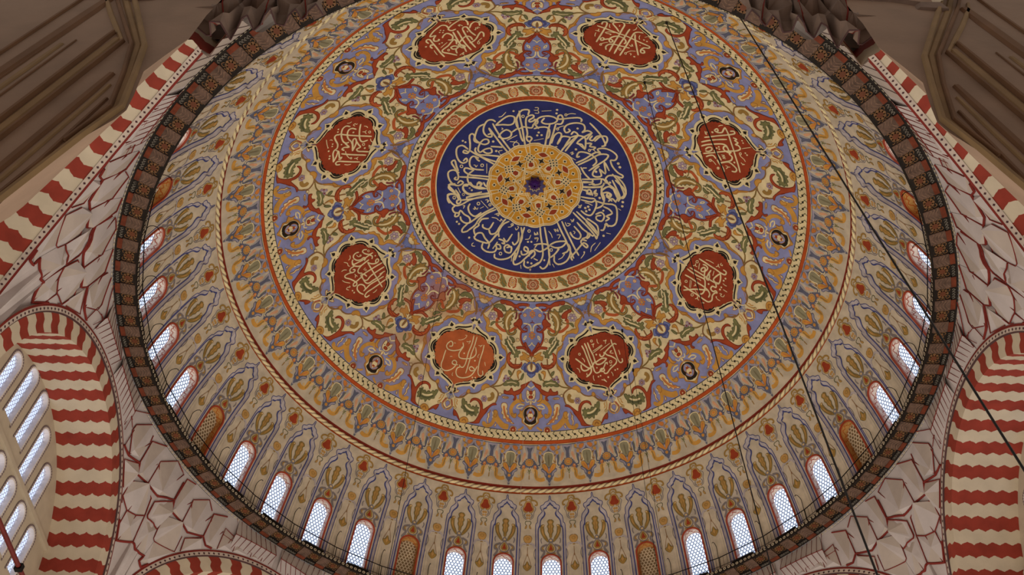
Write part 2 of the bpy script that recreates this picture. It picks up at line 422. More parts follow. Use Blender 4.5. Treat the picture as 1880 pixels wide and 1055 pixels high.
'M5': '''w8S8;765,3421 595,3415 396,3406 197,3404 4,3415 -202,3413 -407,3418 -656,3438
w8S8;677,3480 680,3546 598,3565 563,3500 561,3384 567,3252 584,3050
w8S8;208,3443 313,3506 458,3589 383,3645 286,3686 208,3658 182,3525 160,3376 149,3244 138,3114 113,2944
w8S8;36,3601 25,3487 7,3353 -1,3234 -17,3105 -47,2941
w8S8;-282,3647 -171,3613 -118,3557 -133,3434 -158,3302 -182,3171 -215,2954
w8S8;-151,3536 -238,3432 -389,3305 -613,3143
w8S8;-656,3438 -666,3394 -568,3346 -560,3264 -623,3223 -682,3256 -619,3297 -577,3283
w8S8;522,3177 507,3125 443,3136 447,3183 511,3188
w8S8;437,3154 330,3204 269,3217 198,3192 236,3146 293,3176 302,3238 207,3323 55,3349 -51,3324 -106,3278 -94,3229
w8S8;221,2957 278,3019 245,3086 134,3132 -32,3152 -176,3178 -292,3194
w8S5;507,3319 405,3369 285,3387
w8S5;485,3310 407,3319 343,3324 361,3301
w8S4;509,3544 488,3492 454,3462
w8S4;754,3303 686,3314 687,3362 678,3300 635,3312
w8S4;714,3258 706,3197 687,3163
w8S4;-66,3710 -79,3650 -43,3602
w8S4;-259,3566 -281,3511 -332,3472
w8S4;-382,3569 -425,3625
w8S4;-222,3260 -301,3243 -267,3299 -333,3258
w8S4;293,3127 388,3081 461,3028
w8S4;-480,3194 -372,3151 -301,3066
w8S4;-394,3090 -434,3099 -452,3063
w8S4;307,3596 280,3590 285,3561
w8S4;-126,3093 -132,3075 -121,3062 -99,3062 -78,3074 -72,3092 -83,3105 -105,3105 -126,3093
w8S4;413,3034 410,3018 423,3008 444,3008 460,3021 463,3037 450,3047 430,3047 413,3034
w8S4;-327,3060 -335,3044 -325,3033 -305,3031 -286,3042 -278,3058 -288,3069 -308,3071 -327,3060
w8D0;214,3744,44
w8D0;139,3740,44
w8D0;-418,3507,41
w8D0;-500,3509,41
w8D0;-563,3075,47
w8D0;-449,3355,26''',
'M6': '''w8S8;509,2966 508,3076 516,3217 518,3356 529,3452 555,3505 618,3509 626,3441
w8S8;353,2883 380,2992 391,3132 378,3331
w8S8;206,2857 241,2943 246,3080 232,3227 184,3275 74,3289 -57,3290 -14,3240 75,3210 163,3248 118,3285
w8S8;73,2903 141,2959 134,3015 63,3014 -5,2947 24,2895
w8S8;-72,2847 -56,2996 -25,3148 -3,3287 12,3427 77,3501 180,3481 201,3439 263,3497 327,3453 367,3496 423,3445
w8S8;-198,2875 -151,2937 -152,3004 -270,3034
w8S8;37,3044 -82,3071 -198,3099 -324,3117
w8S8;-293,3047 -431,3070 -564,3112 -710,3127
w8S8;-432,3065 -376,3166 -369,3235 -448,3293 -589,3345 -670,3315 -662,3254
w8S8;-408,3073 -362,3191 -297,3289 -186,3316 -101,3283 -35,3328
w8S8;765,3389 568,3392 310,3380 53,3377 -224,3378 -455,3388 -674,3394
w8S8;765,3389 686,3339 615,3298 630,3220 706,3191 750,3249 682,3244 646,3200
w8S4;821,3286 843,3333 834,3372
w8S4;727,3026 620,3013 604,3027 688,3035 650,3084
w8S4;-128,3138 -149,3197 -185,3146 -205,3200 -242,3150 -261,3204
w8S4;-489,3165 -527,3206 -601,3165 -539,3204 -532,3244
w8S4;-322,2909 -321,2949 -391,2985 -484,3009
w8S4;79,3530 103,3603 128,3689
w8S4;-70,3459 -152,3463 -250,3511 -319,3524
w8S4;-351,3446 -391,3458 -404,3501 -422,3454
w8S4;-577,3022 -597,3048 -637,3016
w8S4;-326,2952 -358,2942 -370,2926 -359,2913 -327,2911 -295,2921 -282,2937 -294,2950 -326,2952
w8S4;-596,3052 -623,3044 -637,3030 -627,3019 -601,3016 -574,3024 -561,3038 -571,3049 -596,3052
w8S4;-78,3493 -101,3483 -113,3469 -103,3458 -80,3456 -57,3465 -46,3480 -55,3491 -78,3493
w8D0;653,3140,56
w8D0;103,3101,48
w8D0;142,3144,42
w8D0;64,3139,45
w8D0;-368,3331,51
w8D0;324,3580,39
w8D0;253,3582,39
w8D0;-51,3564,45
w8D0;-109,3583,45''',
'M7': '''w8S8;479,2933 479,3035 474,3153 478,3256 472,3349 504,3432 593,3427 603,3365
w8S8;-79,2850 -85,2967 -48,3092 -24,3180 -155,3238 -309,3280 -437,3287 -527,3250
w8S8;14,2871 42,2983 61,3098 76,3229 93,3332 141,3412 293,3403 454,3355
w8S8;-314,2874 -275,2986 -258,3120 -233,3223 -238,3324 -297,3390 -407,3405
w8S8;-661,2967 -636,3089 -587,3216 -555,3350 -511,3449 -400,3476 -274,3438 -153,3448 -113,3475 -90,3438 -161,3409 -141,3352 -39,3350 -6,3408 69,3388 102,3357
w8S8;-787,3008 -618,3082 -458,3165 -252,3315
w8S8;375,3029 404,3080 364,3130 247,3123 147,3073 192,3046 305,3068 312,3092 125,3133 -24,3180
w8S8;454,3355 306,3319 158,3305 119,3351 163,3418
w8S8;371,3194 205,3189 35,3201 40,3241 151,3226 256,3187
w8S4;576,3037 608,3094 614,3182
w8S4;357,2976 251,2990 144,3014
w8S4;-337,2993 -573,3057
w8S4;-326,3018 -567,3077
w8S4;-166,3061 -128,3104 -131,3146
w8S4;-514,3157 -557,3233
w8S4;-238,3496 -258,3533 -244,3592
w8S4;130,2898 190,2928 265,2921 183,2943 197,2972
w8S4;554,3236 610,3260 679,3255 622,3270 599,3301
w8S4;761,3292 696,3289 703,3326 735,3312
w8S4;-437,3100 -357,3113 -344,3094 -385,3130
w8S4;-734,3248 -672,3266 -607,3254 -681,3285 -676,3313
w8S4;-695,3366 -621,3409 -664,3368
w8S4;409,3242 322,3254 244,3264
w8S4;233,3470 227,3520 241,3549
w8S4;88,3527 94,3566 100,3606
w8S4;-82,3513 -52,3551 -111,3545 -90,3594 -16,3594
w8S4;371,2946 338,2948 310,2939 303,2924 323,2912 357,2910 385,2920 392,2935 371,2946
w8S4;-451,2968 -481,2972 -510,2964 -519,2951 -504,2938 -473,2935 -445,2942 -436,2956 -451,2968
w8S4;-672,3184 -702,3189 -730,3182 -742,3167 -728,3154 -698,3149 -669,3156 -658,3171 -672,3184
w8D0;-60,3278,48
w8D0;408,3468,48
w8D0;322,3459,48
w8D0;108,3482,45
w8D0;26,3483,51
w8D0;-228,3502,34''',
'DISC': '''c3S10;17862,1236 -17559,1180 -17496,1209 -17859,1273 -17796,1311 -17385,1279 -17229,1149 -17240,959 -17064,868 -17271,808 -17620,859 -17438,899 -17140,895
c3S10;-17380,806 -17168,586
c3S10;-16951,1420 -16903,1276 -16893,1102 -16838,932 -16763,763 -16792,705
c3S10;-17467,1315 -17561,1409 -17137,1421 -16724,1304 -16511,1179 -16617,1076 -16971,1099 -17681,1065 -17851,1140 17740,1048
c3S10;-15100,1284 -15561,1322 -16185,1362 -16532,1316 -16361,1208 -16065,1190 -15548,1243 -15100,1284
c3S10;-16659,1308 -16587,1116
c3S10;-15014,1341 -14916,1186 -14854,991 -14849,813 -14865,713
c3S10;-14601,1305 -14537,1125 -14463,947 -14437,809 -14437,717
c3S10;-15239,1342 -15152,1399 -14877,1433 -14394,1369 -14090,1280 -14074,1180 -14301,1139 -14438,1189 -14188,1209
c3S10;-14466,1184 -14553,1289
c3S10;-14581,1405 -14161,1420 -13719,1368 -13330,1301 -13249,1202 -13401,1105 -13754,1085 -13893,1138 -13682,1182 -13317,1184
c3S10;-14685,1057 -15028,1104 -15616,1126 -15869,1043 -15628,980 -15059,990 -14822,1040 -14793,1089
c3S10;-15869,1043 -16539,1080 -16555,904 -16635,824
c3S10;-13407,1191 -12708,1133 -12557,1075 -13029,1044 -13435,983 -13166,921 -12802,972 -12806,1070
c3S10;-13273,1166 -13141,1264 -13227,1301 -13487,1345 -13498,1401 -13288,1406 -12816,1305 -12315,1238 -12015,1245 -11975,1311 -12144,1314 -12157,1244
c3S10;-12773,1182 -12512,1163 -12312,1082 -12729,924 -13517,735
c3S10;-13587,1009 -14073,915 -14338,868
c3S10;-12315,1238 -12235,1109 -12252,947 -12547,714
c3S10;-12228,1072 -12149,900 -12054,729
c3S10;-12338,1268 -12422,1391 -12154,1441 -11665,1396 -11219,1301 -11139,1228 -11387,1181 -11604,1218 -11298,1241
c3S10;-12006,1030 -11967,1133 -11629,1151 -11024,1103 -10826,1025 -10958,867
c3S10;-12035,1105 -11789,1027 -11766,990
c3S10;-10709,1035 -10757,1169 -10484,1170 -10183,1061 -10192,901 -10246,726
c3S10;-9932,1229 -9923,974 -9821,717
c3S10;-10420,1264 -10790,1318 -11204,1383 -11016,1417 -10548,1319 -10011,1247 -9678,1255 -9757,1304 -9921,1277
c3S10;-10265,1241 -10452,1346 -10268,1418 -9828,1401 -9366,1330 -9175,1234 -9414,1156 -9593,1205 -9347,1250
c3S10;-10728,1020 -10165,1093 -9499,1077 -8978,996 -8698,903 -8585,776
c3S10;-8698,903 -9147,869 -9387,917 -9055,932
c3S10;-8630,1287 -9308,1393 -9354,1282
c3S10;-8870,1283 -8245,1234 -7884,1282
c3S10;-9200,1043 -9230,1139 -8876,1156 -8351,1085 -8220,976 -8241,862
c3S10;-8002,1113 -8019,949 -7813,727
c3S10;-7898,1232 -7709,994 -7474,738
c3S10;-7920,1247 -8471,1291 -8532,1403 -8223,1430 -7903,1413
c3S5;-15581,1405 -15764,1394 -16140,1448
c3S5;-15361,1195 -15418,1168 -15278,1162
c3S5;-15147,938 -15750,950 -16272,967
c3S5;-15344,899 -15990,834 -16107,788 -15489,784 -15502,824 -16073,869
c3S5;-13615,815 -13716,853 -14107,824
c3S5;-11785,869 -10620,803
c3S5;-11195,1056 -11233,1034 -11066,1006 -11301,997
c3S5;-11273,784 -11603,769 -11439,725
c3S5;-9445,839 -8861,790 -8969,742
c3S5;-9011,1242 -8564,1209
c3S5;-13749,744 -13523,802
c3S5;-17211,1297 -17175,1281 -17109,1275 -17055,1285 -17040,1303 -17078,1319 -17141,1324 -17195,1315 -17211,1297
c3S5;-10862,1214 -10773,1215 -10726,1229 -10745,1246 -10819,1258 -10905,1257 -10953,1244 -10938,1226 -10862,1214
c3S5;-11466,903 -11346,902 -11271,914 -11282,931 -11373,944 -11488,945 -11563,934 -11557,916 -11466,903
c3S5;-8322,1144 -8258,1152 -8237,1166 -8286,1177 -8362,1182 -8425,1173 -8448,1160 -8400,1148 -8322,1144
c3S5;-8208,1297 -8138,1306 -8125,1323 -8174,1337 -8257,1341 -8326,1332 -8341,1315 -8293,1300 -8208,1297
c3D0;-16607,1430,53
c3D0;-12731,1433,53
c3D0;-12733,1382,53
c3D0;-14086,1051,62
c3D0;-13579,883,62
c3D0;-8859,1052,53
c3D0;-8614,1020,53
c3S10;-17845,1121 17800,1255 17279,1307 16811,1311 16489,1273 16618,1204 17246,1154 17562,1183 17390,1265
c3S10;-17853,1234 17859,1198 17925,1140 -17848,1159
c3S10;16456,1195 16119,1222 16112,1305 16364,1384 16520,1351 16450,1296 16201,1317 15708,1392 15237,1462 15063,1446 15033,1405
c3S10;-17839,1045 17673,1077 17115,1092 16828,1056 16711,906 16874,880 16768,712
c3S10;16915,1168 16927,994 16871,842 16682,639 16318,612
c3S10;16490,1193 16425,1019 16388,844 16226,655 16386,610
c3S10;16207,814 16243,970 16029,1046 15762,1048 15570,939 15573,834
c3S10;15627,851 15554,1004 15185,1043 14924,1053 14849,948 14759,843
c3S10;14472,1244 14471,1319 14756,1385 15200,1354 15702,1243 15747,1154 15446,1101 15270,1165 15484,1183
c3S10;15015,1109 14976,1183 14587,1174 14610,1050 14759,843 14729,755
c3S10;14530,1184 14491,995 14371,793
c3S10;14924,1053 14532,1159 14037,1203 13673,1147 13221,1048 13745,1075 14103,1032 14095,1217 13943,1362
c3S10;13221,1048 14170,1046
c3S10;14472,1244 14275,1335 13987,1350 13900,1262 13816,1198
c3S10;13777,1321 13673,1233 13478,1257 13553,1356 13456,1417
c3S10;14563,1475 14115,1454 13512,1430 12963,1397 12680,1368 12743,1303
c3S10;13331,1269 13399,1405 13190,1481 12927,1448 12711,1354
c3S10;13606,1134 13327,1207 13208,1146 12889,1212 12822,1164
c3S10;12886,904 12960,855 13299,938 12846,1034 12155,1099 11664,1087 11402,1000
c3S10;12383,779 12359,941 12486,1174 12279,1220 12672,1218 12512,1324 12096,1409 11657,1443 11416,1385 11505,1310
c3S10;12049,788 12103,988 12203,1211 11914,1318 11664,1257 11371,1081 10986,909
c3S10;11505,1310 11019,1304 10431,1367 10192,1437 10050,1416 10216,1310 10247,1200 9907,1143 9549,1154
c3S10;11685,815 10731,833 9952,906
c3S10;11365,897 11495,837
c3S10;11238,1105 10963,1006 10483,953 10241,993 10292,1090 10967,1088 10441,1159 11472,1206 10658,1234
c3S10;10081,766 9997,939 9956,1112 9726,1140
c3S10;9609,775 9613,933 9392,932 9528,1059 9914,1080
c3S10;9067,758 9115,932 9298,1090 9634,1123
c3S10;10389,1269 9825,1347 9245,1407 8764,1447 8489,1391
c3S10;10132,1339 9548,1439 8998,1473 8538,1438 8546,1373
c3S10;8268,849 8275,930 8796,887 8486,828
c3S10;9508,964 9372,868
c3S10;9905,1159 9556,1185 9106,1297 8530,1357 8195,1339
c3S10;7985,1136 8767,1078 9296,1185 9097,1281
c3S10;8578,1082 8777,1190 8472,1230 8486,1165 8111,1277
c3S5;-17864,1406 17891,1407 17868,1456 -17925,1455
c3S5;-17924,1349 17820,1351 17859,1398
c3S5;17641,1392 17041,1425
c3S5;15575,1498 15848,1471 16077,1412
c3S5;16241,1111 16092,1163 15857,1206
c3S5;-17813,821 17169,871
c3S5;-17805,765 17740,776 17394,772
c3S5;15858,753 15458,801 15641,746 15267,752
c3S5;13801,819 13718,873 13555,817 13520,865
c3S5;13596,768 12713,809
c3S5;12912,1101 12862,1151 12559,1165
c3S5;8343,976 8895,997 8533,955 8506,1020 8187,1013
c3S5;8487,1004 8240,979
c3S5;16125,1116 16128,1099 16174,1088 16246,1090 16301,1102 16296,1119 16250,1130 16180,1128 16125,1116
c3S5;16032,1421 16026,1405 16063,1395 16117,1395 16156,1408 16160,1424 16123,1434 16071,1434 16032,1421
c3S5;12869,1114 12824,1100 12827,1085 12893,1079 12973,1082 13017,1097 13012,1111 12947,1117 12869,1114
c3D0;16718,1462,57
c3D0;16685,1392,57
c3D0;14917,1268,57
c3D0;17720,976,57
c3D0;17840,919,57
c3D0;17419,931,57
c3D0;13726,940,62
c3D0;10759,1020,66
c3D0;11121,1413,70
c3D0;10841,1419,70
c3D0;9648,1215,57
c3D0;10823,771,41
c3D0;8118,1068,62
c3S10;-9245,1266 -9281,1377 -9063,1393 -8620,1304 -8038,1226 -7714,1242 -7707,1292 -7950,1287 -7977,1245
c3S10;-8304,1232 -8582,1353 -8560,1418 -8096,1403 -7604,1332 -7529,1236 -7682,1111
c3S10;-9469,1045 -9052,996 -8894,901 -8547,777
c3S10;-8894,901 -9228,853 -9467,902 -9134,932
c3S10;-9086,1075 -9119,1154 -8761,1157 -8341,1101 -8130,1011 -8266,862
c3S10;-8042,1127 -8041,948 -7912,725
c3S10;-7682,1111 -7725,960 -7569,735
c3S10;-8042,1127 -7593,1115
c3S10;-7604,1332 -7462,1392 -7130,1386 -6909,1319 -6765,1369 -6844,1405 -7032,1377
c3S10;-6732,1355 -7096,1285 -6667,1254 -6254,1209 -5855,1241 -5960,1303 -6356,1344 -6664,1326
c3S10;-5831,1263 -5866,1123 -5900,948 -5791,768
c3S10;-5418,1370 -5414,1207 -5639,1094 -5695,931 -5465,768
c3S10;-5372,1358 -5576,1443 -5750,1413 -5875,1276
c3S10;-7357,1095 -7077,1148 -6518,1162 -6067,1118 -6086,995
c3S10;-5345,1136 -5478,1056 -5139,959
c3S10;-4803,1321 -5207,1263 -5207,1158 -5398,1148
c3S10;-5052,1098 -4848,1133 -4348,1092 -4482,949
c3S10;-4348,1092 -3921,1138 -3630,1077 -3725,918
c3S10;-3634,993 -3728,810 -3661,781
c3S10;-3170,1106 -3463,1036 -3535,876 -3166,780
c3S10;-4719,1350 -4783,1280 -4535,1218 -4085,1252 -3524,1293 -3405,1379
c3S10;-4799,1344 -4588,1370 -4060,1336 -3600,1283 -3504,1083
c3S10;-3569,1279 -3492,1144 -3409,1051
c3S10;-3956,1339 -3789,1418 -3347,1431 -2869,1368 -2884,1292 -3066,1254 -2795,1224 -2583,1279 -2848,1307
c3S10;-3102,1338 -3054,1193
c3S10;-2801,1399 -2675,1461 -2256,1455 -1730,1375 -1489,1269 -1150,985 -1552,801
c3S10;-2784,1086 -2395,1129 -2195,963
c3S10;-1919,1095 -1673,1135 -1441,1050 -1648,896
c3S10;-2730,1178 -2474,1174 -2661,1133 -3114,1140
c3S10;-2196,1226 -1854,1182 -1775,1287 -2149,1296 -2371,1222 -2216,1171 -1827,1199
c3S10;-1380,1263 -1406,1408 -1276,1472 -968,1439 -551,1320 18,1190
c3S10;-1307,1402 -1231,1220 -1243,988 -1154,788
c3S10;-1002,1211 -872,1277 -510,1249 -473,1161 -739,1132 -782,1186 -527,1214
c3S10;-341,1298 -293,1210 18,1190 98,1259 -187,1331
c3S10;-630,1374 -622,1462 -348,1499 33,1451 371,1400
c3S10;98,1137 362,1068
c3S5;-9473,823 -8812,774 -8859,742
c3S5;-9029,1242 -8539,1209
c3S5;-7368,1221 -7351,1188 -7156,1228
c3S5;-7281,914 -6090,864
c3S5;-7164,844 -7118,804 -6790,831 -6990,785
c3S5;-6813,1082 -6647,1061 -6934,1047 -6563,1032 -6703,1003
c3S5;-6522,982 -6530,910
c3S5;-5075,841 -4861,782 -4583,818
c3S5;-5023,911 -4572,866 -4251,870
c3S5;-4210,864 -4008,862 -4160,824 -3872,836
c3S5;-2942,883 -2633,850 -2616,800
c3S5;-2179,840 -1971,875 -1828,813 -2034,804
c3S5;-4465,1436 -4492,1465 -4399,1491 -4226,1466
c3S5;-853,1461 -781,1528
c3S5;-844,1002 -475,985 -313,912
c3S5;42,857 97,910 306,893 423,858
c3S5;49,980 384,981
c3S5;-1519,1433 -1603,1330
c3S5;-5899,1254 -6066,1213
c3S5;-5834,1205 -5973,1091
c3S5;-8225,1296 -8154,1306 -8141,1322 -8190,1337 -8273,1340 -8342,1331 -8357,1314 -8310,1300 -8225,1296
c3S5;-8323,1144 -8259,1152 -8238,1166 -8287,1177 -8363,1182 -8426,1173 -8449,1160 -8401,1148 -8323,1144
c3S5;-7012,948 -6928,961 -6929,978 -7007,990 -7119,989 -7202,978 -7206,960 -7129,948 -7012,948
c3S5;-6323,793 -6256,805 -6258,819 -6346,827 -6456,826 -6525,814 -6528,800 -6438,792 -6323,793
c3S5;-2333,1350 -2330,1368 -2383,1381 -2458,1381 -2514,1368 -2519,1349 -2466,1336 -2389,1336 -2333,1350
c3S5;-4708,786 -4667,800 -4696,814 -4796,819 -4901,814 -4946,800 -4921,786 -4817,781 -4708,786
c3S5;-402,843 -436,859 -528,868 -630,862 -687,848 -657,831 -562,822 -456,828 -402,843
c3S5;-2515,803 -2514,818 -2575,830 -2678,829 -2763,820 -2769,804 -2709,792 -2601,793 -2515,803
c3D0;-8860,1052,53
c3D0;-8625,1020,53
c3D0;-6421,1419,57
c3D0;-6203,1407,57
c3D0;-4952,1421,57
c3D0;-537,1039,53
c3D0;-221,1034,53
c3D0;-1028,1314,57
c3D0;-391,1404,57
c3D0;-137,1417,57
c3S10;31,1468 436,1400 680,1299 755,1143 706,914 753,774
c3S10;421,1470 602,1516 873,1479 1171,1331 1226,1174 1247,980 1285,784
c3S10;12,1155 485,1209 727,1196 1358,1126 795,1074 6,1085
c3S10;23,1329 304,1364
c3S10;1195,1208 1108,1469
c3S10;2984,769 2885,937 2860,1128 2784,1312 2788,1464
c3S10;3519,789 3320,975 3228,1164 3179,1316 3178,1452
c3S10;1419,1110 2032,1086 2821,1144 2351,1199 1794,1182 1440,1129
c3S10;2072,1216 1573,1295 1241,1334
c3S10;1898,1224 2098,1200
c3S10;1555,1312 1454,1414 1663,1479 2223,1465 2659,1375 2886,1265 2892,1189
c3S10;2156,1314 2552,1309 2817,1258
c3S10;2642,1486 2635,1429 3038,1377 3572,1325 3989,1303 4085,1382 3942,1401 3806,1276
c3S10;3508,1075 3589,1022 3555,1121 3868,1202 4205,1165 4260,975
c3S10;4765,955 4687,1107 4747,1211 4466,1252 4059,1229
c3S10;5331,790 5193,976 5112,1162 5017,1313
c3S10;5688,823 5522,1013 5462,1186 5283,1324
c3S10;5427,1047 5268,1220 5163,1370
c3S10;4361,1278 4692,1270 4805,1222 4856,1303 5017,1313 4904,1383 5169,1347
c3S10;3806,1276 4010,1243 4261,1305
c3S10;7299,787 7460,964 7709,1001
c3S10;7674,770 7778,898 7907,992
c3S10;7907,992 7487,1046 6784,1063 6176,1050 5996,975 6079,871
c3S10;8972,774 9103,963 9271,1090 9607,1123
c3S10;9318,1090 8834,1077 8246,1141 7502,1146 7038,1077
c3S10;8834,1077 9263,1169 9300,1248 8993,1282 8360,1364
c3S10;8460,1166 8752,1191 8629,1242 8348,1218 8374,1169
c3S10;7709,1001 7729,1166 7855,1341 7081,1440 6576,1466 6310,1429 6157,1318
c3S10;6493,1109 6897,1177 6708,1249 6232,1251 6152,1166 6379,1139 6666,1200
c3S10;6132,1398 6304,1335 5740,1364 5604,1327
c3S10;5219,1358 5713,1248 5759,1121 5718,1027
c3S10;6397,1304 6751,1335 6782,1277 7197,1341 7397,1273 7450,1167
c3S10;9877,1253 9103,1328 8541,1389 8213,1371
c3S10;9878,1301 9240,1439 8908,1475 8572,1420 8434,1361
c3S10;7997,1217 8324,1268 8099,1344
c3S10;8642,778 8612,858 8233,850 8462,925 8162,949
c3S10;9769,777 9691,934 9911,937
c3S5;8502,956 8762,999 8396,959 8477,1021 8108,984
c3S5;6544,778 6386,845 6237,811 6765,835
c3S5;6327,831 6655,842
c3S5;4497,847 4503,905 4818,878 4346,896
c3S5;3785,834 3695,909 4122,913 3895,866
c3S5;2256,859 2330,919 2358,864 2587,926 2630,871
c3S5;2307,973 2617,994 2294,1047
c3S5;1615,867 1778,927 1801,1001
c3S5;91,875 297,910 363,858 451,911
c3S5;43,963 432,964 274,1033
c3S5;1753,1395 2060,1379 2279,1332
c3S5;3195,1512 3499,1476 3648,1447
c3S5;3975,1500 4259,1434 4653,1422
c3S5;4243,1517 4924,1470
c3S5;5697,1432 5829,1499
c3S5;1288,1450 1368,1515
c3S5;3874,1034 3964,1067 3781,1086
c3S5;7714,1401 7652,1456
c3S5;7129,864 7193,928 7155,999
c3S5;1522,1209 1475,1223 1399,1227 1338,1217 1322,1201 1369,1186 1446,1183 1509,1192 1522,1209
c3D0;9666,1213,57
c3D0;8091,1069,53
c3D0;8270,1446,66
c3D0;7965,1455,66
c3D0;7111,1193,53
c3D0;6577,911,62
c3D0;6850,943,62
c3D0;6312,952,62
c3D0;6615,985,62
c3D0;5419,1429,62
c3D0;772,1366,53
c3D0;2266,1340,41
c3D0;3620,1443,45''',
'FRIEZE': '''v1F0;161,4596 450,4595 450,4728 350,4745 334,4863 281,4893 255,4803 189,4754 162,4685
v1F0;0,4607 120,4606 94,4685 54,4755 42,4824 0,4825
d2F0;0,4655 45,4634 82,4638 55,4676 33,4725 42,4804 0,4820
z3S5;82,4641 53,4715 48,4794
d2P0;0,4823 49,4819 53,4836 85,4828 89,4855 125,4863 120,4881 156,4892 139,4907 175,4917 165,4932 215,4942 188,4961 227,4996 195,5001 195,5026 163,5006 150,5021 117,4991 98,5011 71,4967 53,4997 33,4973 0,5003
o3D0;12,4842,43
o3D0;44,4849,43
o3D0;70,4867,43
o3D0;79,4893,43
o3D0;71,4919,43
o3D0;46,4938,43
o3D0;15,4945,43
o3D0;14,4894,119
n4D0;14,4894,52
n3D0;130,4967,95
P4D0;139,4960,48
n4S5;98,4982 130,4996 169,4976
o2S20;117,5011 156,5060 150,5120 176,5169 239,5194 302,5190 346,5175
e3S7;137,5021 144,5110 157,5169
y2S16;53,5002 85,5021 112,5081
y2S12;252,5110 227,5140 189,5145
g2S6;27,5012 0,5062 0,5101
e2D0;17,5037,33
e2D0;35,5062,24
e2S5;0,5111 0,5151 0,5191
o2D0;205,4633,100
n2F0;287,4641 319,4616 382,4607 412,4618 380,4662 331,4688 298,4670
o2D0;249,4724,100
e3S5;175,4655 230,4675 297,4695 310,4725
P2F0;101,4725 135,4734 155,4783 175,4853 156,4882 122,4833 84,4764
z2S6;175,4675 162,4724 182,4783
d2S13;242,4769 231,4823 244,4873 254,4922 234,4961 199,4947
w3S4;262,4823 270,4922 241,4966 202,4961
g2S6;209,4754 215,4843 225,4892
b2F0;276,4754 329,4769 350,4844 317,4903 283,4897 302,4824
y3F0;296,4774 322,4794 328,4844 307,4883 308,4824
d2F0;450,4604 449,4638 427,4677 378,4711 351,4725 392,4711 450,4728
h3F0;450,4713 419,4715 353,4735 336,4770 342,4844 359,4893 404,4949 450,4972
w4S5;450,4713 419,4717 357,4737 339,4775 345,4844 366,4903
H4F0;450,4757 444,4757 436,4944 450,4955
d2F0;450,4925 385,4914 345,4962 266,5011 278,5046 336,5076 347,5121 378,5161 384,5191 420,5251 443,5306
o3F0;293,4932 339,4913 385,4933 422,4993 445,5063 450,5088 419,5073 381,5042 331,5012 305,4982
n4S8;339,4943 382,5003 432,5063
v3F0;450,4984 434,5004 450,5063
o4D0;449,5131,90
n5D0;449,5128,38
v3S7;279,5021 355,5062 379,5121
z3S5;390,5191 426,5241 444,5261
d1S5;0,4595 450,4592''',
'NICHE': '''f1F0;450,5475 435,5522 419,5567 350,5593 319,5632 253,5662 257,5714 285,5747 265,5782 207,5837 190,5894 184,5954 161,5972 156,6331 159,6871 206,6871 204,6029 230,6014 239,5924 265,5879 326,5819 335,5775 309,5744 301,5703 363,5685 374,5656 436,5615 450,5583
N2S4;450,5475 435,5500 434,5530 419,5567 350,5593 319,5632 253,5662 257,5714 285,5747 265,5782 207,5837 190,5894 184,5954 161,5972 156,6331 159,6871
N2S8;450,5590 435,5620 378,5659 366,5685 306,5706 313,5745 339,5778 326,5822 265,5882 242,5927 233,6014 211,6032 206,6330 209,6871
F1F0;247,6119 322,6240 450,6273 450,6512 385,6520 304,6573 265,6634 250,6871 228,6871 230,6330
e3F0;450,5894 420,5896 385,5928 406,5971 382,6012 401,6053 394,6098 420,6144 426,6197 450,6220
o4F0;450,5912 428,5914 407,5938 427,5974 405,6016 422,6054 414,6099 437,6152 450,6200
e5S4;448,5957 442,6062 449,6182
e3F0;286,5981 252,6014 252,6089 280,6165 342,6248 404,6290 380,6211 336,6142 320,6060 310,5999
o4F0;281,6029 272,6104 314,6180 372,6249 322,6150
e3D0;303,5999,78
y4D0;303,5999,43
d3S6;275,6217 258,6255 275,6315
d3F0;450,6220 413,6242 404,6287 437,6318 450,6318
y4D0;446,6261,50
d3F0;450,6300 404,6317 362,6362 340,6422 385,6476 450,6497
y4F0;450,6311 417,6332 378,6385 373,6430 402,6461 450,6472
e5F0;450,6318 420,6348 389,6415 410,6450 450,6457
s6P0;450,6333 433,6375 409,6431 450,6439
d3S13;379,6332 321,6354 275,6384 271,6437 317,6444 320,6482 291,6528 263,6573
e4S7;313,6369 285,6399 312,6429
d3S6;304,6558 271,6604 255,6664
e3S9;450,6500 401,6491 361,6483
r3F0;0,5601 46,5618 51,5648 69,5682 94,5712 77,5748 0,5761
n2F0;0,5574 70,5610 94,5670 115,5715 90,5767 25,5783
e2S10;0,5492 55,5506 74,5558 132,5568 177,5602 177,5647 132,5647
d1S4;106,5655 154,5707 120,5774 97,5865 28,5911
e2S5;0,5522 32,5551 60,5573 39,5603
o2D0;23,5828,71
o2D0;24,5878,57
d2S5;60,5790 82,5835 48,5880
G2S4;0,5934 50,5940 59,5970 30,6008
o2F0;27,5998 51,6030 61,6068 28,6053
f1S4;77,5509 222,5505 308,5523 248,5602 200,5677 221,5751 152,5819 135,5909
o3F0;0,6189 58,6199 82,6238 70,6283 40,6317 0,6321
e4S4;0,6220 35,6242 0,6272
f2S12;0,6325 82,6332 127,6369 144,6422
d2S4;33,6340 107,6354 157,6391 133,6467 126,6543 156,6634 144,6726
e3D0;12,6356,36
b3S4;0,6393 0,6560
b3S4;0,6515 78,6739
e3F0;0,6644 42,6720 81,6742 0,6829
o4F0;0,6698 33,6735 0,6774''',
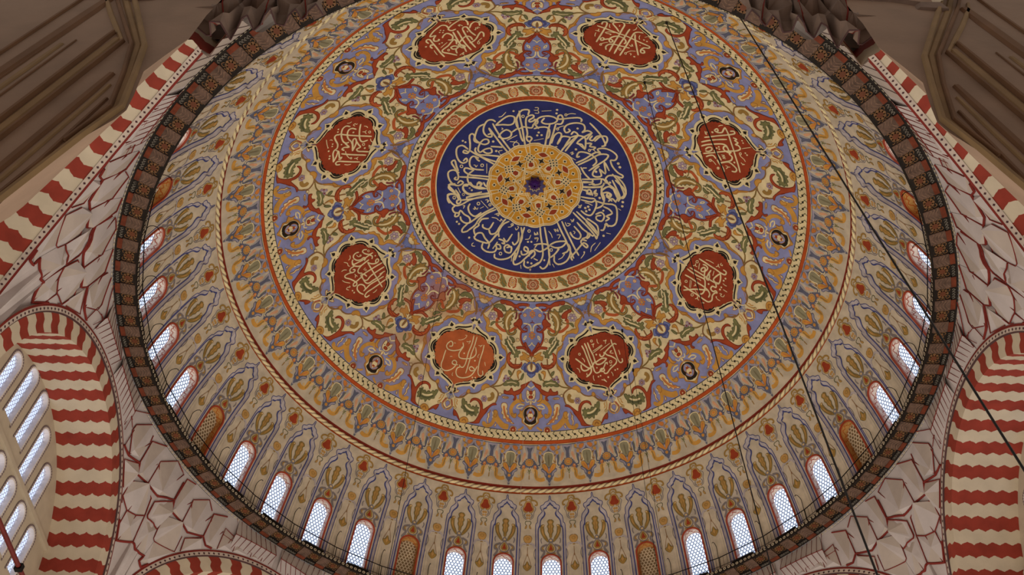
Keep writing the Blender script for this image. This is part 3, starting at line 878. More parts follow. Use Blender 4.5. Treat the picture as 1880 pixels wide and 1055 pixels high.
'FACETS': '''F35;-983,2761 -1182,2847 -909,2923 -780,2896 -751,2859 -766,2785 -964,2747 -1181,2815
F35;-602,2741 -734,2877 -451,2923 -386,2870 -368,2748 -619,2732 -701,2770
F40;-127,2759 -394,2855 -127,2923 98,2903 176,2792 -106,2745 -365,2747 -379,2828
F35;248,2756 189,2900 384,2916 464,2857 501,2746 243,2747 191,2789 176,2877
F40;668,2741 479,2856 738,2910 870,2878 921,2761 661,2732 501,2746 477,2835
F35;1030,2739 916,2872 1162,2905 1202,2853 1219,2739 1018,2736 926,2760 892,2853
F20;1297,2778 1202,2853 1474,2844 1479,2776 1224,2740
F15;1525,2796 1466,2850 1754,2868 1787,2805 1479,2776
F10;1855,2813 1766,2859 2001,2855 1982,2815 1789,2804
F30;-641,2727 -991,2705 -697,2767 -624,2731 -625,2703 -658,2690 -627,2625 -687,2613 -861,2666
F40;-388,2737 -654,2691 -385,2740 -181,2716 -123,2643 -238,2619 -414,2602 -623,2624
F25;-251,2561 -414,2602 -238,2619 -123,2643 -74,2527 -291,2489 -433,2483
F35;240,2734 -106,2715 186,2784 238,2746 179,2712 175,2646 -74,2642 -85,2652
F20;42,2592 -70,2641 180,2645 214,2608 225,2530 11,2509 -72,2526 -113,2642
F35;484,2738 187,2714 505,2744 614,2700 630,2629 255,2602 214,2608 192,2648
F25;899,2739 664,2701 916,2752 987,2703 702,2633
F15;299,2529 255,2602 625,2628 505,2571 350,2493 205,2502 228,2529
L12;-1159,2729 -968,2739 -701,2770 -619,2732 -365,2747 -108,2742 181,2791 173,2878
L12;189,2788 243,2747 501,2746 657,2729 926,2760 1024,2733 1134,2729
L7;-704,2771 -734,2877 -451,2923
L6;-917,2920 -1178,2846 -1187,2814 -964,2747 -751,2859 -780,2896
L5;-964,2747 -1145,2733 -1159,2822
L6;-365,2747 -379,2828 -394,2855 -127,2923 98,2903 -126,2756 -379,2841
L7;-130,2755 -108,2742
L5;-619,2732 -412,2837
L7;193,2791 196,2902 384,2916
L6;501,2746 490,2838 479,2856 738,2910 870,2878
L5;243,2747 488,2846
L6;490,2838 671,2739 912,2857
L8;926,2760 921,2873 1162,2905
L5;1007,2743 912,2865
L5;1020,2735 1199,2835
L5;1219,2739 1215,2855 1476,2843 1476,2775
L5;1222,2823 1764,2824 1770,2856
L5;1466,2850 1709,2902
L5;1787,2805 1788,2854 1931,2888
L5;1982,2815 2001,2855
L6;-698,2610 -991,2705 -697,2767
L7;-385,2740 -654,2691 -623,2624 -414,2602 -238,2619 -123,2643 -181,2716 -388,2737
L4;-388,2737 -391,2607
L5;-623,2624 -561,2533
L6;-414,2602 -395,2487
L6;-123,2643 -74,2527
L8;186,2784 -106,2715 -91,2651 -70,2641 180,2645
L5;187,2714 192,2648 214,2608 255,2602 625,2628 614,2700
L6;187,2714 505,2744
L6;702,2633 669,2702 916,2752
L13;-433,2483 -288,2489 -77,2525 7,2508 228,2529 193,2499 274,2487 352,2491
L4;-1451,2851 -1215,2819
L5;-1082,2936 -1427,2858 -1400,2783
L4;-1651,2827 -1309,2837
L4;-238,2619 -274,2496
L3;42,2592 17,2510''',
}

# ------------------------------------------------------------------ the dome's shape
AX, BZ, ZC = 15.3, 14.44, 28.625      # radius, rise and centre height of the ellipsoid
S = 15.0                              # metres per radian of the dome chart
TAU = math.tau


def dome(az, t, inset=0.0):
    st, ct = math.sin(t), math.cos(t)
    r, z = AX * st, ZC + BZ * ct
    nr, nz = st / AX, ct / BZ
    n = math.hypot(nr, nz)
    r -= inset * nr / n
    z -= inset * nz / n
    return Vector((r * math.sin(az), r * math.cos(az), z))


def polar(rad, az, z):
    return Vector((rad * math.sin(az), rad * math.cos(az), z))


# ------------------------------------------------------------------ materials
MATS = {}


def mat(name, rgb, rough=0.75, vary=0.16, scale=2.2, bump=0.0, emit=None, metal=0.0, trans=0.0):
    """Plaster, paint, stone or metal: a base colour broken up by two scales of noise."""
    if name in MATS:
        return MATS[name]
    m = bpy.data.materials.new(name)
    m.use_nodes = True
    nt = m.node_tree
    b = nt.nodes['Principled BSDF']
    lin = [pow(c / 255.0, 2.2) for c in rgb]
    b.inputs['Roughness'].default_value = rough
    b.inputs['Metallic'].default_value = metal
    b.inputs['Specular IOR Level'].default_value = 0.25
    geo = nt.nodes.new('ShaderNodeNewGeometry')
    no = nt.nodes.new('ShaderNodeTexNoise')
    no.inputs['Scale'].default_value = scale
    no.inputs['Detail'].default_value = 5
    nt.links.new(geo.outputs['Position'], no.inputs['Vector'])
    rp = nt.nodes.new('ShaderNodeMapRange')
    rp.inputs[1].default_value = 0.3
    rp.inputs[2].default_value = 0.7
    rp.inputs[3].default_value = 1 - vary
    rp.inputs[4].default_value = 1 + vary
    nt.links.new(no.outputs['Fac'], rp.inputs[0])
    mx = nt.nodes.new('ShaderNodeVectorMath')
    mx.operation = 'SCALE'
    mx.inputs[0].default_value = lin
    nt.links.new(rp.outputs[0], mx.inputs['Scale'])
    nt.links.new(mx.outputs[0], b.inputs['Base Color'])
    if bump:
        bp = nt.nodes.new('ShaderNodeBump')
        bp.inputs['Strength'].default_value = bump
        bp.inputs['Distance'].default_value = 0.05
        n2 = nt.nodes.new('ShaderNodeTexNoise')
        n2.inputs['Scale'].default_value = scale * 6
        nt.links.new(geo.outputs['Position'], n2.inputs['Vector'])
        nt.links.new(n2.outputs['Fac'], bp.inputs['Height'])
        nt.links.new(bp.outputs[0], b.inputs['Normal'])
    if emit:
        b.inputs['Emission Color'].default_value = [pow(c / 255.0, 2.2) for c in emit[0]] + [1]
        b.inputs['Emission Strength'].default_value = emit[1]
    if trans:
        tr = nt.nodes.new('ShaderNodeBsdfTranslucent')
        tr.inputs[0].default_value = lin + [1]
        ms = nt.nodes.new('ShaderNodeMixShader')
        ms.inputs[0].default_value = trans
        out = nt.nodes['Material Output']
        nt.links.new(b.outputs[0], ms.inputs[1])
        nt.links.new(tr.outputs[0], ms.inputs[2])
        nt.links.new(ms.outputs[0], out.inputs[0])
    MATS[name] = m
    return m


def stain(m, centre, radius, rgb, amount):
    """A patch where damp has bled rust colour into the paint."""
    nt = m.node_tree
    b = nt.nodes['Principled BSDF']
    src = b.inputs['Base Color'].links[0].from_socket
    geo = nt.nodes.new('ShaderNodeNewGeometry')
    ds = nt.nodes.new('ShaderNodeVectorMath')
    ds.operation = 'DISTANCE'
    ds.inputs[1].default_value = centre
    nt.links.new(geo.outputs['Position'], ds.inputs[0])
    mr = nt.nodes.new('ShaderNodeMapRange')
    mr.inputs[1].default_value = radius
    mr.inputs[2].default_value = radius * 0.35
    mr.inputs[3].default_value = 0
    mr.inputs[4].default_value = amount
    nt.links.new(ds.outputs['Value'], mr.inputs[0])
    no = nt.nodes.new('ShaderNodeTexNoise')
    no.inputs['Scale'].default_value = 0.9
    no.inputs['Detail'].default_value = 8
    nt.links.new(geo.outputs['Position'], no.inputs['Vector'])
    nr = nt.nodes.new('ShaderNodeMapRange')
    nr.inputs[1].default_value = 0.40
    nr.inputs[2].default_value = 0.62
    nt.links.new(no.outputs['Fac'], nr.inputs[0])
    mu = nt.nodes.new('ShaderNodeMath')
    mu.operation = 'MULTIPLY'
    nt.links.new(mr.outputs[0], mu.inputs[0])
    nt.links.new(nr.outputs[0], mu.inputs[1])
    mi = nt.nodes.new('ShaderNodeMix')
    mi.data_type = 'RGBA'
    nt.links.new(mu.outputs[0], mi.inputs[0])
    nt.links.new(src, mi.inputs[6])
    mi.inputs[7].default_value = [pow(c / 255.0, 2.2) for c in rgb] + [1]
    nt.links.new(mi.outputs[2], b.inputs['Base Color'])


# paint colours of the dome, one letter each
PAL = {
    'c': ('paint_cream', (228, 210, 164)), 'l': ('paint_lilac', (142, 145, 190)), 'r': ('paint_rust', (166, 74, 44)),
    'R': ('paint_rust_light', (184, 92, 52)), 'g': ('paint_olive', (122, 120, 78)), 'G': ('paint_olive_dark', (92, 94, 66)),
    'o': ('paint_gold', (204, 150, 72)), 'O': ('paint_gold_dark', (166, 112, 56)), 'e': ('paint_ochre', (158, 124, 66)),
    'E': ('paint_moss', (132, 108, 58)), 'b': ('paint_brown', (140, 104, 66)), 'k': ('paint_black', (44, 36, 30)),
    'p': ('paint_mauve', (158, 136, 150)), 'q': ('paint_mauve_pale', (202, 182, 182)), 'u': ('paint_blue', (112, 122, 172)),
    'U': ('paint_blue_dark', (78, 82, 130)), 'w': ('paint_white', (232, 214, 166)), 'n': ('paint_orange', (206, 128, 66)),
    'v': ('paint_violet', (130, 136, 184)), 'm': ('paint_maroon', (128, 62, 60)), 's': ('paint_brick', (150, 62, 36)),
    'd': ('paint_slate', (98, 100, 118)), 'z': ('paint_grey', (176, 170, 166)), 'P': ('paint_rose', (212, 160, 124)),
    'y': ('paint_sand', (210, 180, 130)), 'h': ('paint_vase', (146, 140, 112)), 'H': ('paint_vase_dark', (124, 116, 90)),
    'f': ('paint_dove', (178, 168, 168)), 'F': ('paint_dove_pale', (188, 176, 162)), 'N': ('paint_navy', (70, 74, 124)),
    'D': ('paint_deep_blue', (50, 55, 112)), 'B': ('paint_beige', (206, 184, 148)), 'A': ('paint_stone_beige', (196, 182, 160)),
    'T': ('paint_orange_red', (186, 84, 38)), 'W': ('paint_worn_brick', (186, 98, 56)), 'Y': ('paint_emblem_gold', (208, 148, 50)),
    'J': ('paint_warm_grey', (124, 116, 116)), 'K': ('paint_dull_gold', (184, 142, 84)), 'Q': ('paint_groove', (158, 136, 112)),
    'x': ('paint_lilac_grey', (160, 154, 168)),
    'M': ('paint_dark_red', (124, 44, 30)),
}


def pm(ch):
    n, rgb = PAL[ch]
    return mat(n, rgb, rough=0.8)


for _c in 'clrvos':
    stain(pm(_c), dome(R(-38), 0.56), 3.6, (176, 116, 84), 0.75)
    if _c in 'cl':
        stain(pm(_c), dome(R(-41), 0.80), 2.4, (164, 138, 120), 0.6)

# ------------------------------------------------------------------ mesh helpers


class MB:
    """Collects faces with a material each and links them as one mesh object."""

    def __init__(self):
        self.v, self.f, self.m, self.mats = [], [], [], []

    def mi(self, m):
        if m not in self.mats:
            self.mats.append(m)
        return self.mats.index(m)

    def face(self, pts, m):
        n = len(self.v)
        self.v += [tuple(p) for p in pts]
        self.f.append(tuple(range(n, n + len(pts))))
        self.m.append(self.mi(m))

    def grid(self, rows, m, closed=False, mf=None):
        """rows of equally many points; mf(i,j) may choose the material of a cell"""
        n = len(self.v)
        w = len(rows[0])
        for r in rows:
            self.v += [tuple(p) for p in r]
        for i in range(len(rows) - 1):
            for j in range(w if closed else w - 1):
                j2 = (j + 1) % w
                self.f.append((n + i * w + j, n + i * w + j2, n + (i + 1) * w + j2, n + (i + 1) * w + j))
                self.m.append(self.mi(mf(i, j) if mf else m))

    def tube(self, pts, rad, m, sides=8, caps=True):
        pts = [Vector(p) for p in pts]
        rows = []
        for i, p in enumerate(pts):
            a = pts[max(i - 1, 0)]
            b = pts[min(i + 1, len(pts) - 1)]
            d = (b - a).normalized()
            x = d.cross(Vector((0, 0, 1)))
            if x.length < 1e-3:
                x = d.cross(Vector((0, 1, 0)))
            x.normalize()
            y = d.cross(x)
            rr = rad[i] if isinstance(rad, (list, tuple)) else rad
            rows.append([p + (x * math.cos(TAU * k / sides) + y * math.sin(TAU * k / sides)) * rr for k in range(sides)])
        self.grid(rows, m, closed=True)
        if caps:
            self.face(rows[0], m)
            self.face(rows[-1][::-1], m)

    def box(self, frame, lo, hi, m):
        """frame(x,y,z) maps local to world"""
        c = [frame(x, y, z) for x in (lo[0], hi[0]) for y in (lo[1], hi[1]) for z in (lo[2], hi[2])]
        for q in ((0, 1, 3, 2), (4, 6, 7, 5), (0, 4, 5, 1), (2, 3, 7, 6), (0, 2, 6, 4), (1, 5, 7, 3)):
            self.face([c[i] for i in q], m)

    def build(self, name, parent=None, smooth=False, merge=False):
        me = bpy.data.meshes.new(name)
        me.from_pydata(self.v, [], self.f)
        for m in self.mats:
            me.materials.append(m)
        me.polygons.foreach_set('material_index', self.m)
        if smooth:
            me.polygons.foreach_set('use_smooth', [True] * len(me.polygons))
        me.update()
        if merge:
            bm = bmesh.new()
            bm.from_mesh(me)
            bmesh.ops.remove_doubles(bm, verts=bm.verts, dist=1e-4)
            bm.to_mesh(me)
            bm.free()
        o = bpy.data.objects.new(name, me)
        COL.objects.link(o)
        if parent:
            o.parent = parent
        return o


def empty(name, loc=(0, 0, 0)):
    o = bpy.data.objects.new(name, None)
    o.location = loc
    COL.objects.link(o)
    return o


def tag(o, label=None, cat=None, group=None, kind=None):
    if label:
        o['label'] = label
    if cat:
        o['category'] = cat
    if group:
        o['group'] = group
    if kind:
        o['kind'] = kind
    return o


def dup(o, parent=None, rot=None):
    """a copy of an object and of its children, two levels deep"""
    c = o.copy()
    COL.objects.link(c)
    if parent:
        c.parent = parent
    if rot is not None:
        c.rotation_euler.z = rot
    for ch in list(o.children):
        d = ch.copy()
        COL.objects.link(d)
        d.parent = c
        for g in list(ch.children):
            e = g.copy()
            COL.objects.link(e)
            e.parent = d
    return c


# ------------------------------------------------------------------ painting on the dome
def smooth_line(p, closed):
    """centripetal Catmull-Rom through the points"""
    n = len(p)
    if n < 3:
        return p
    out = []
    for i in range(n if closed else n - 1):
        p1, p2 = p[i], p[(i + 1) % n]
        p0 = p[i - 1] if (closed or i > 0) else (2 * p1[0] - p2[0], 2 * p1[1] - p2[1])
        p3 = p[(i + 2) % n] if (closed or i < n - 2) else (2 * p2[0] - p1[0], 2 * p2[1] - p1[1])
        t = [0]
        for a, b in ((p0, p1), (p1, p2), (p2, p3)):
            t.append(t[-1] + max(math.hypot(b[0] - a[0], b[1] - a[1]), 1e-4) ** 0.5)
        k = 3 if math.hypot(p2[0] - p1[0], p2[1] - p1[1]) < 0.6 else 5
        for q in range(k):
            u = t[1] + (t[2] - t[1]) * q / k

            def L(a, b, ta, tb):
                w = (u - ta) / (tb - ta)
                return (a[0] + (b[0] - a[0]) * w, a[1] + (b[1] - a[1]) * w)
            a1, a2, a3 = L(p0, p1, t[0], t[1]), L(p1, p2, t[1], t[2]), L(p2, p3, t[2], t[3])
            b1, b2 = L(a1, a2, t[0], t[2]), L(a2, a3, t[1], t[3])
            out.append(L(b1, b2, t[1], t[2]))
    if not closed:
        out.append(p[-1])
    return out


def resample(p, step):
    out = [p[0]]
    for a, b in zip(p, p[1:]):
        n = max(1, int(math.hypot(b[0] - a[0], b[1] - a[1]) / step))
        for i in range(1, n + 1):
            out.append((a[0] + (b[0] - a[0]) * i / n, a[1] + (b[1] - a[1]) * i / n))
    return out


def strip(p, w):
    """two edges of a ribbon of width w along p, a little thinner at its ends"""
    L_, R_ = [], []
    n = len(p)
    for i in range(n):
        a, b = p[max(i - 1, 0)], p[min(i + 1, n - 1)]
        dx, dy = b[0] - a[0], b[1] - a[1]
        d = math.hypot(dx, dy) or 1
        e = min(i, n - 1 - i)
        h = w / 2 * (0.72 if e == 0 else 1)
        L_.append((p[i][0] - dy / d * h, p[i][1] + dx / d * h))
        R_.append((p[i][0] + dy / d * h, p[i][1] - dx / d * h))
    return L_, R_


def triangles(poly, edge=0.5):
    """fill a polygon; long edges are split so that it can follow the curve"""
    pts = []
    for q in poly:
        if not pts or math.hypot(q[0] - pts[-1][0], q[1] - pts[-1][1]) > 1e-3:
            pts.append(q)
    if len(pts) > 2 and math.hypot(pts[0][0] - pts[-1][0], pts[0][1] - pts[-1][1]) < 1e-3:
        pts.pop()
    if len(pts) < 3:
        return []
    vs_, _, fs, _, _, _ = delaunay_2d_cdt([Vector(q) for q in pts], [], [list(range(len(pts)))], 1, 1e-5)
    tris = [tuple((vs_[i].x, vs_[i].y) for i in f) for f in fs if len(f) == 3]
    done = []
    while tris:
        t3 = tris.pop()
        ls = [math.hypot(t3[i][0] - t3[(i + 1) % 3][0], t3[i][1] - t3[(i + 1) % 3][1]) for i in range(3)]
        i = max(range(3), key=lambda q: ls[q])
        if ls[i] <= edge:
            done.append(t3)
            continue
        a, b, c = t3[i], t3[(i + 1) % 3], t3[(i + 2) % 3]
        mdl = ((a[0] + b[0]) / 2, (a[1] + b[1]) / 2)
        tris += [(a, mdl, c), (mdl, b, c)]
    return done


LAYER = 0.006


class Chart:
    """maps chart points (metres) to the dome: 'disc' is azimuthal about the crown, 'bay' is unrolled about an azimuth"""

    def __init__(self, mode, az0=0.0, lim=None, sign=1):
        self.mode, self.az0, self.lim, self.sign = mode, az0, lim, sign

    def to(self, az, t):
        return (S * t * math.sin(az), S * t * math.cos(az)) if self.mode == 'disc' else (S * az * 0.97, S * t)

    def back(self, q, inset):
        if self.mode == 'disc':
            az, t = math.atan2(q[0], q[1]), math.hypot(q[0], q[1]) / S
        else:
            az, t = q[0] / S / 0.97, q[1] / S
        if self.lim:
            az = min(max(az, self.lim[0]), self.lim[1])
        return dome(self.sign * az + self.az0, t, inset)


def parse(txt):
    out = []
    for ln in txt.strip().split('\n'):
        h, b = ln.split(';')
        w = float(h[3:]) / 100
        pts = [tuple(float(x) for x in s.split(',')) for s in b.split()]
        pts = [(R(q[0] / 100), q[1] / 5000) + tuple(x / 1000 for x in q[2:]) for q in pts]
        out.append((h[0], int(h[1]), h[2], w, pts))
    return out


EDGE = {'g': 'G', 'r': 'M', 'R': 'M', 'o': 'O', 'e': 'G', 'u': 'U', 'c': 'e', 'w': 'O', 'h': 'd', 'n': 'O', 'K': 'E', 'l': 'O'}


def outline(mb, q, chart, col, inset, w):
    """a thin drawn edge round a filled shape, left open along the axes of symmetry"""
    run, runs = [], []
    lim = chart.lim
    for x in q + [q[0]]:
        a = math.atan2(x[0], x[1]) if chart.mode == 'disc' else x[0] / S / .97
        if lim and (a < lim[0] + 2e-4 or a > lim[1] - 2e-4):
            if len(run) > 2:
                runs.append(run)
            run = []
        else:
            run.append(x)
    if len(run) > 2:
        runs.append(run)
    for r_ in runs:
        l, r = strip(r_, w)
        mb.grid([[chart.back(x, inset) for x in l], [chart.back(x, inset) for x in r]], pm(col))


def paint(mb, shapes, chart, base=0, swap=None, wmul=1.0, rmul=1.0, edge=0.0):
    for col, lay, kind, w, pts in shapes:
        m = pm((swap or {}).get(col, col))
        inset = (base + lay) * LAYER
        fl = chart.sign < 0
        if kind == 'D':
            for a, t, r in pts:
                cx, cy = chart.to(a, t)
                r *= rmul
                ring = [chart.back((cx + r * math.cos(TAU * k / 12), cy + r * math.sin(TAU * k / 12)), inset) for k in range(12)]
                mb.face(ring, m)
            continue
        q = [chart.to(a, t) for a, t in pts]
        if kind == 'S':
            q = resample(smooth_line(q, False), 0.5)
            l, r = strip(q, w * wmul)
            mb.grid([[chart.back(x, inset) for x in l], [chart.back(x, inset) for x in r]], m)
        else:
            if kind == 'F':
                q = smooth_line(q, True)
            for t3 in triangles(q):
                mb.face([chart.back(x, inset) for x in t3], m)
            ec = EDGE.get((swap or {}).get(col, col))
            if edge and ec and kind == 'F':
                outline(mb, q, chart, ec, inset + LAYER * .5, edge)


# ------------------------------------------------------------------ the dome shell (ceiling)
SEG = 320
WIN_T0, WIN_T1 = 1.287, 1.512          # the band of windows
HAS_WINDOW = [k for k in range(40) if abs((4.5 + 9 * k + 180) % 360 - 180) <= 122]
BLIND = [k for k in range(40) if abs(((4.5 + 9 * k) % 45) - 22.5) < 1]
beige = pm('A')

bands = [(0.0, 'D'), (.3175, 'c'), (.3215, 'T'), (.3365, 'c'), (.3795, 'c'), (.3835, 'r'), (.392, 'G'), (.3945, 'c'), (.4175, 'k'),
         (.4195, 'l'), (.8695, 'k'), (.8718, 'c'), (.9015, 'M'), (.9035, 'T'), (.9135, 'M'), (.9150, 'c'), (.9190, 'A'),
         (1.0615, 'M'), (1.0715, 'A'), (1.0835, 'T'), (1.0912, 'A'), (WIN_T0, 'A')]
mb = MB()
ts, ms = [], []
for (a, c), (b, _) in zip(bands, bands[1:]):
    n = max(1, int((b - a) / 0.03))
    for i in range(n):
        ts.append(a + (b - a) * i / n)
        ms.append(pm(c))
ts.append(WIN_T0)
ts[0] = 0.002
mb.grid([[dome(TAU * j / SEG, t) for j in range(SEG)] for t in ts], None, closed=True, mf=lambda i, j: ms[i])
mb.face([dome(TAU * j / SEG, 0.002) for j in range(SEG)], pm('D'))

# opening outline in a bay (chart x = azimuth metres, y = t metres)
W_OUT, W_IN, W_TOP = 0.505, 0.437, 1.300


def arch_outline(hw, top_t, bottom_t, n=14):
    """half-width hw (m); from bottom left over the arch to bottom right, in chart metres"""
    yc = top_t * S + hw
    p = [(-hw, bottom_t * S)]
    m = max(2, int((bottom_t * S - yc) / 0.5))
    for i in range(1, m):
        p.append((-hw, bottom_t * S + (yc - bottom_t * S) * i / m))
    p += [(-hw * math.cos(math.pi * k / n), yc - hw * math.sin(math.pi * k / n)) for k in range(n + 1)]
    for i in range(1, m):
        p.append((hw, yc + (bottom_t * S - yc) * i / m))
    p.append((hw, bottom_t * S))
    return p


IN_TOP = W_TOP + (W_OUT - W_IN) / S
for k in range(40):
    azc = R(4.5 + 9 * k)
    ch = Chart('bay', azc)
    hx = R(4.5) * S * 0.97
    if k in HAS_WINDOW:
        o = arch_outline(W_IN, IN_TOP, WIN_T1)
        poly = [(-hx, WIN_T0 * S), (0, WIN_T0 * S), (hx, WIN_T0 * S), (hx, WIN_T1 * S)] + o[::-1] + [(-hx, WIN_T1 * S)]
    else:
        poly = [(-hx, WIN_T0 * S), (hx, WIN_T0 * S), (hx, WIN_T1 * S), (-hx, WIN_T1 * S)]
    for t3 in triangles(poly, 0.6):
        mb.face([ch.back(q, 0) for q in t3], beige)
ceiling = mb.build('ceiling', merge=True, smooth=True)
tag(ceiling, 'great painted dome with rings of floral ornament over a ring of windows', kind='structure')

# --- crown roundel: inscription and star emblem
roundel = MB()
roundel.grid([[dome(TAU * j / 128, t, LAYER) for j in range(128)] for t in [0.004] + [.03 * i for i in range(1, 11)] + [.3165]], pm('D'), closed=True)
roundel = roundel.build('crown_roundel', ceiling)
tag(roundel, 'deep blue roundel with a ring of cream inscription')
mb = MB()
paint(mb, parse(DATA['DISC']), Chart('disc'), wmul=.86)
tag(mb.build('inscription', roundel), 'ring of interlaced cream calligraphy with tall strokes to the centre')
mb = MB()
dc = Chart('disc')
rim = []
for k in range(16 * 6 + 1):
    a = TAU * k / 96
    rr = .146 +   .006 * abs(math.sin(8 * a + R(10 * 8)))
    rim.append((a, rr))
n = len(rim) - 1
for lay, sc, c in ((4, 1.03, 'c'), (5, 1.0, 'Y'), (6, .985, 'c'), (7, .965, 'Y')):
    mb.grid([[dome(a, .003, lay * LAYER) for a, _ in rim]] + [[dome(a, rr * sc * q, lay * LAYER) for a, rr in rim] for q in (.35, .7, 1)], pm(c))


def seg(p, w, c, lay, closed=False):
    q = [dc.to(R(a), t) for a, t in p]
    q = resample(smooth_line(q, False), .4)
    l, r = strip(q, w)
    mb.grid([[dc.back(x, lay * LAYER) for x in l], [dc.back(x, lay * LAYER) for x in r]], pm(c))


def star_poly(a, t, pts, c, lay, rot=0):
    cx, cy = dc.to(R(a), t)
    rt = -R(a) + R(rot)
    q = [(cx + x * math.cos(rt) - y * math.sin(rt), cy + x * math.sin(rt) + y * math.cos(rt)) for x, y in pts]
    mb.face([dc.back(x, lay * LAYER) for x in q], pm(c))


def diamond(w, h):
    return [(0, -h), (w, 0), (0, h), (-w, 0)]


for k in range(8):
    a0 = 10 + 45 * k
    star_poly(a0, .0765, [(x * 1.45, y * 1.45) for x, y in [(-.12, -.1), (0, -.17), (.13, -.1), (.11, .09), (0, .15), (-.12, .09)]], 'c', 8)
    star_poly(a0, .0765, [(-.12, -.09), (0, -.15), (.12, -.09), (.1, .08), (0, .13), (-.11, .08)], 's', 9)
    a1 = a0 - 22.5
    s4 = [(0, -.2), (.055, -.055), (.2, 0), (.055, .055), (0, .2), (-.055, .055), (-.2, 0), (-.055, -.055)]
    star_poly(a1, .0905, [(x * 1.3, y * 1.3) for x, y in s4], 'c', 8, 20)
    star_poly(a1, .0905, s4, 'k', 9, 20)
    lz = [(-.24, 0), (-.1, -.1), (0, -.13), (.1, -.1), (.24, 0), (.1, .1), (0, .13), (-.1, .1)]
    star_poly(a1, .1145, [(x * 1.25, y * 1.3) for x, y in lz], 'c', 8)
    star_poly(a1, .1145, lz, 's', 9)
    for i in range(-1, 2):
        for j in range(-1, 2):
            u, v = (i + j) * .105, (i - j) * .105
            aa = a0 + math.degrees(u / (S * .1015))
            star_poly(aa, .1015 + v / S, diamond(.095, .095), 'c', 8)
            star_poly(aa, .1015 + v / S, diamond(.05, .05), 'k', 9)
    for q in (0, 22.5):
        b = a0 - 11 + q
        star_poly(b, .131, diamond(.13, .12), 'c', 8)
        star_poly(b, .131, diamond(.065, .06), 'k', 9)
        f = a0 + q
        d = math.degrees(.085 / (S * .13))
        seg([(f - d, .152), (f - d, .126), (f - d * .8, .119), (f, .115), (f + d * .8, .119), (f + d, .126), (f + d, .152)], .05, 'c', 9)
    # interlaced bands
    for sgn in (-1, 1):
        seg([(a0, .058), (a0 + sgn * 14, .066), (a0 + sgn * 22.5, .062), (a0 + sgn * 40, .05), (a0 + sgn * 58, .042)], .034, 'c', 8)
        seg([(a0, .094), (a0 + sgn * 10, .088), (a0 + sgn * 15, .075), (a0 + sgn * 24, .058), (a0 + sgn * 45, .04), (a0 + sgn * 68, .034)], .034, 'c', 8)
        seg([(a0 + sgn * 8, .108), (a0 + sgn * 13, .118), (a0 + sgn * 22.5, .124), (a0 + sgn * 32, .118)], .034, 'c', 8)
        seg([(a0 + sgn * 9, .098), (a0 + sgn * 15, .098), (a0 + sgn * 22.5, .102)], .032, 'c', 8)
    star_poly(a0 + 22.5, .049, diamond(.1, .1), 'c', 8)
    star_poly(a0 + 22.5, .049, diamond(.05, .05), 'k', 9)
    star_poly(a1, .07, diamond(.11, .1), 'c', 8)
    star_poly(a1, .07, diamond(.055, .05), 'k', 9)
tag(mb.build('star_emblem', roundel), 'golden emblem of interlaced stars and lozenges at the crown')

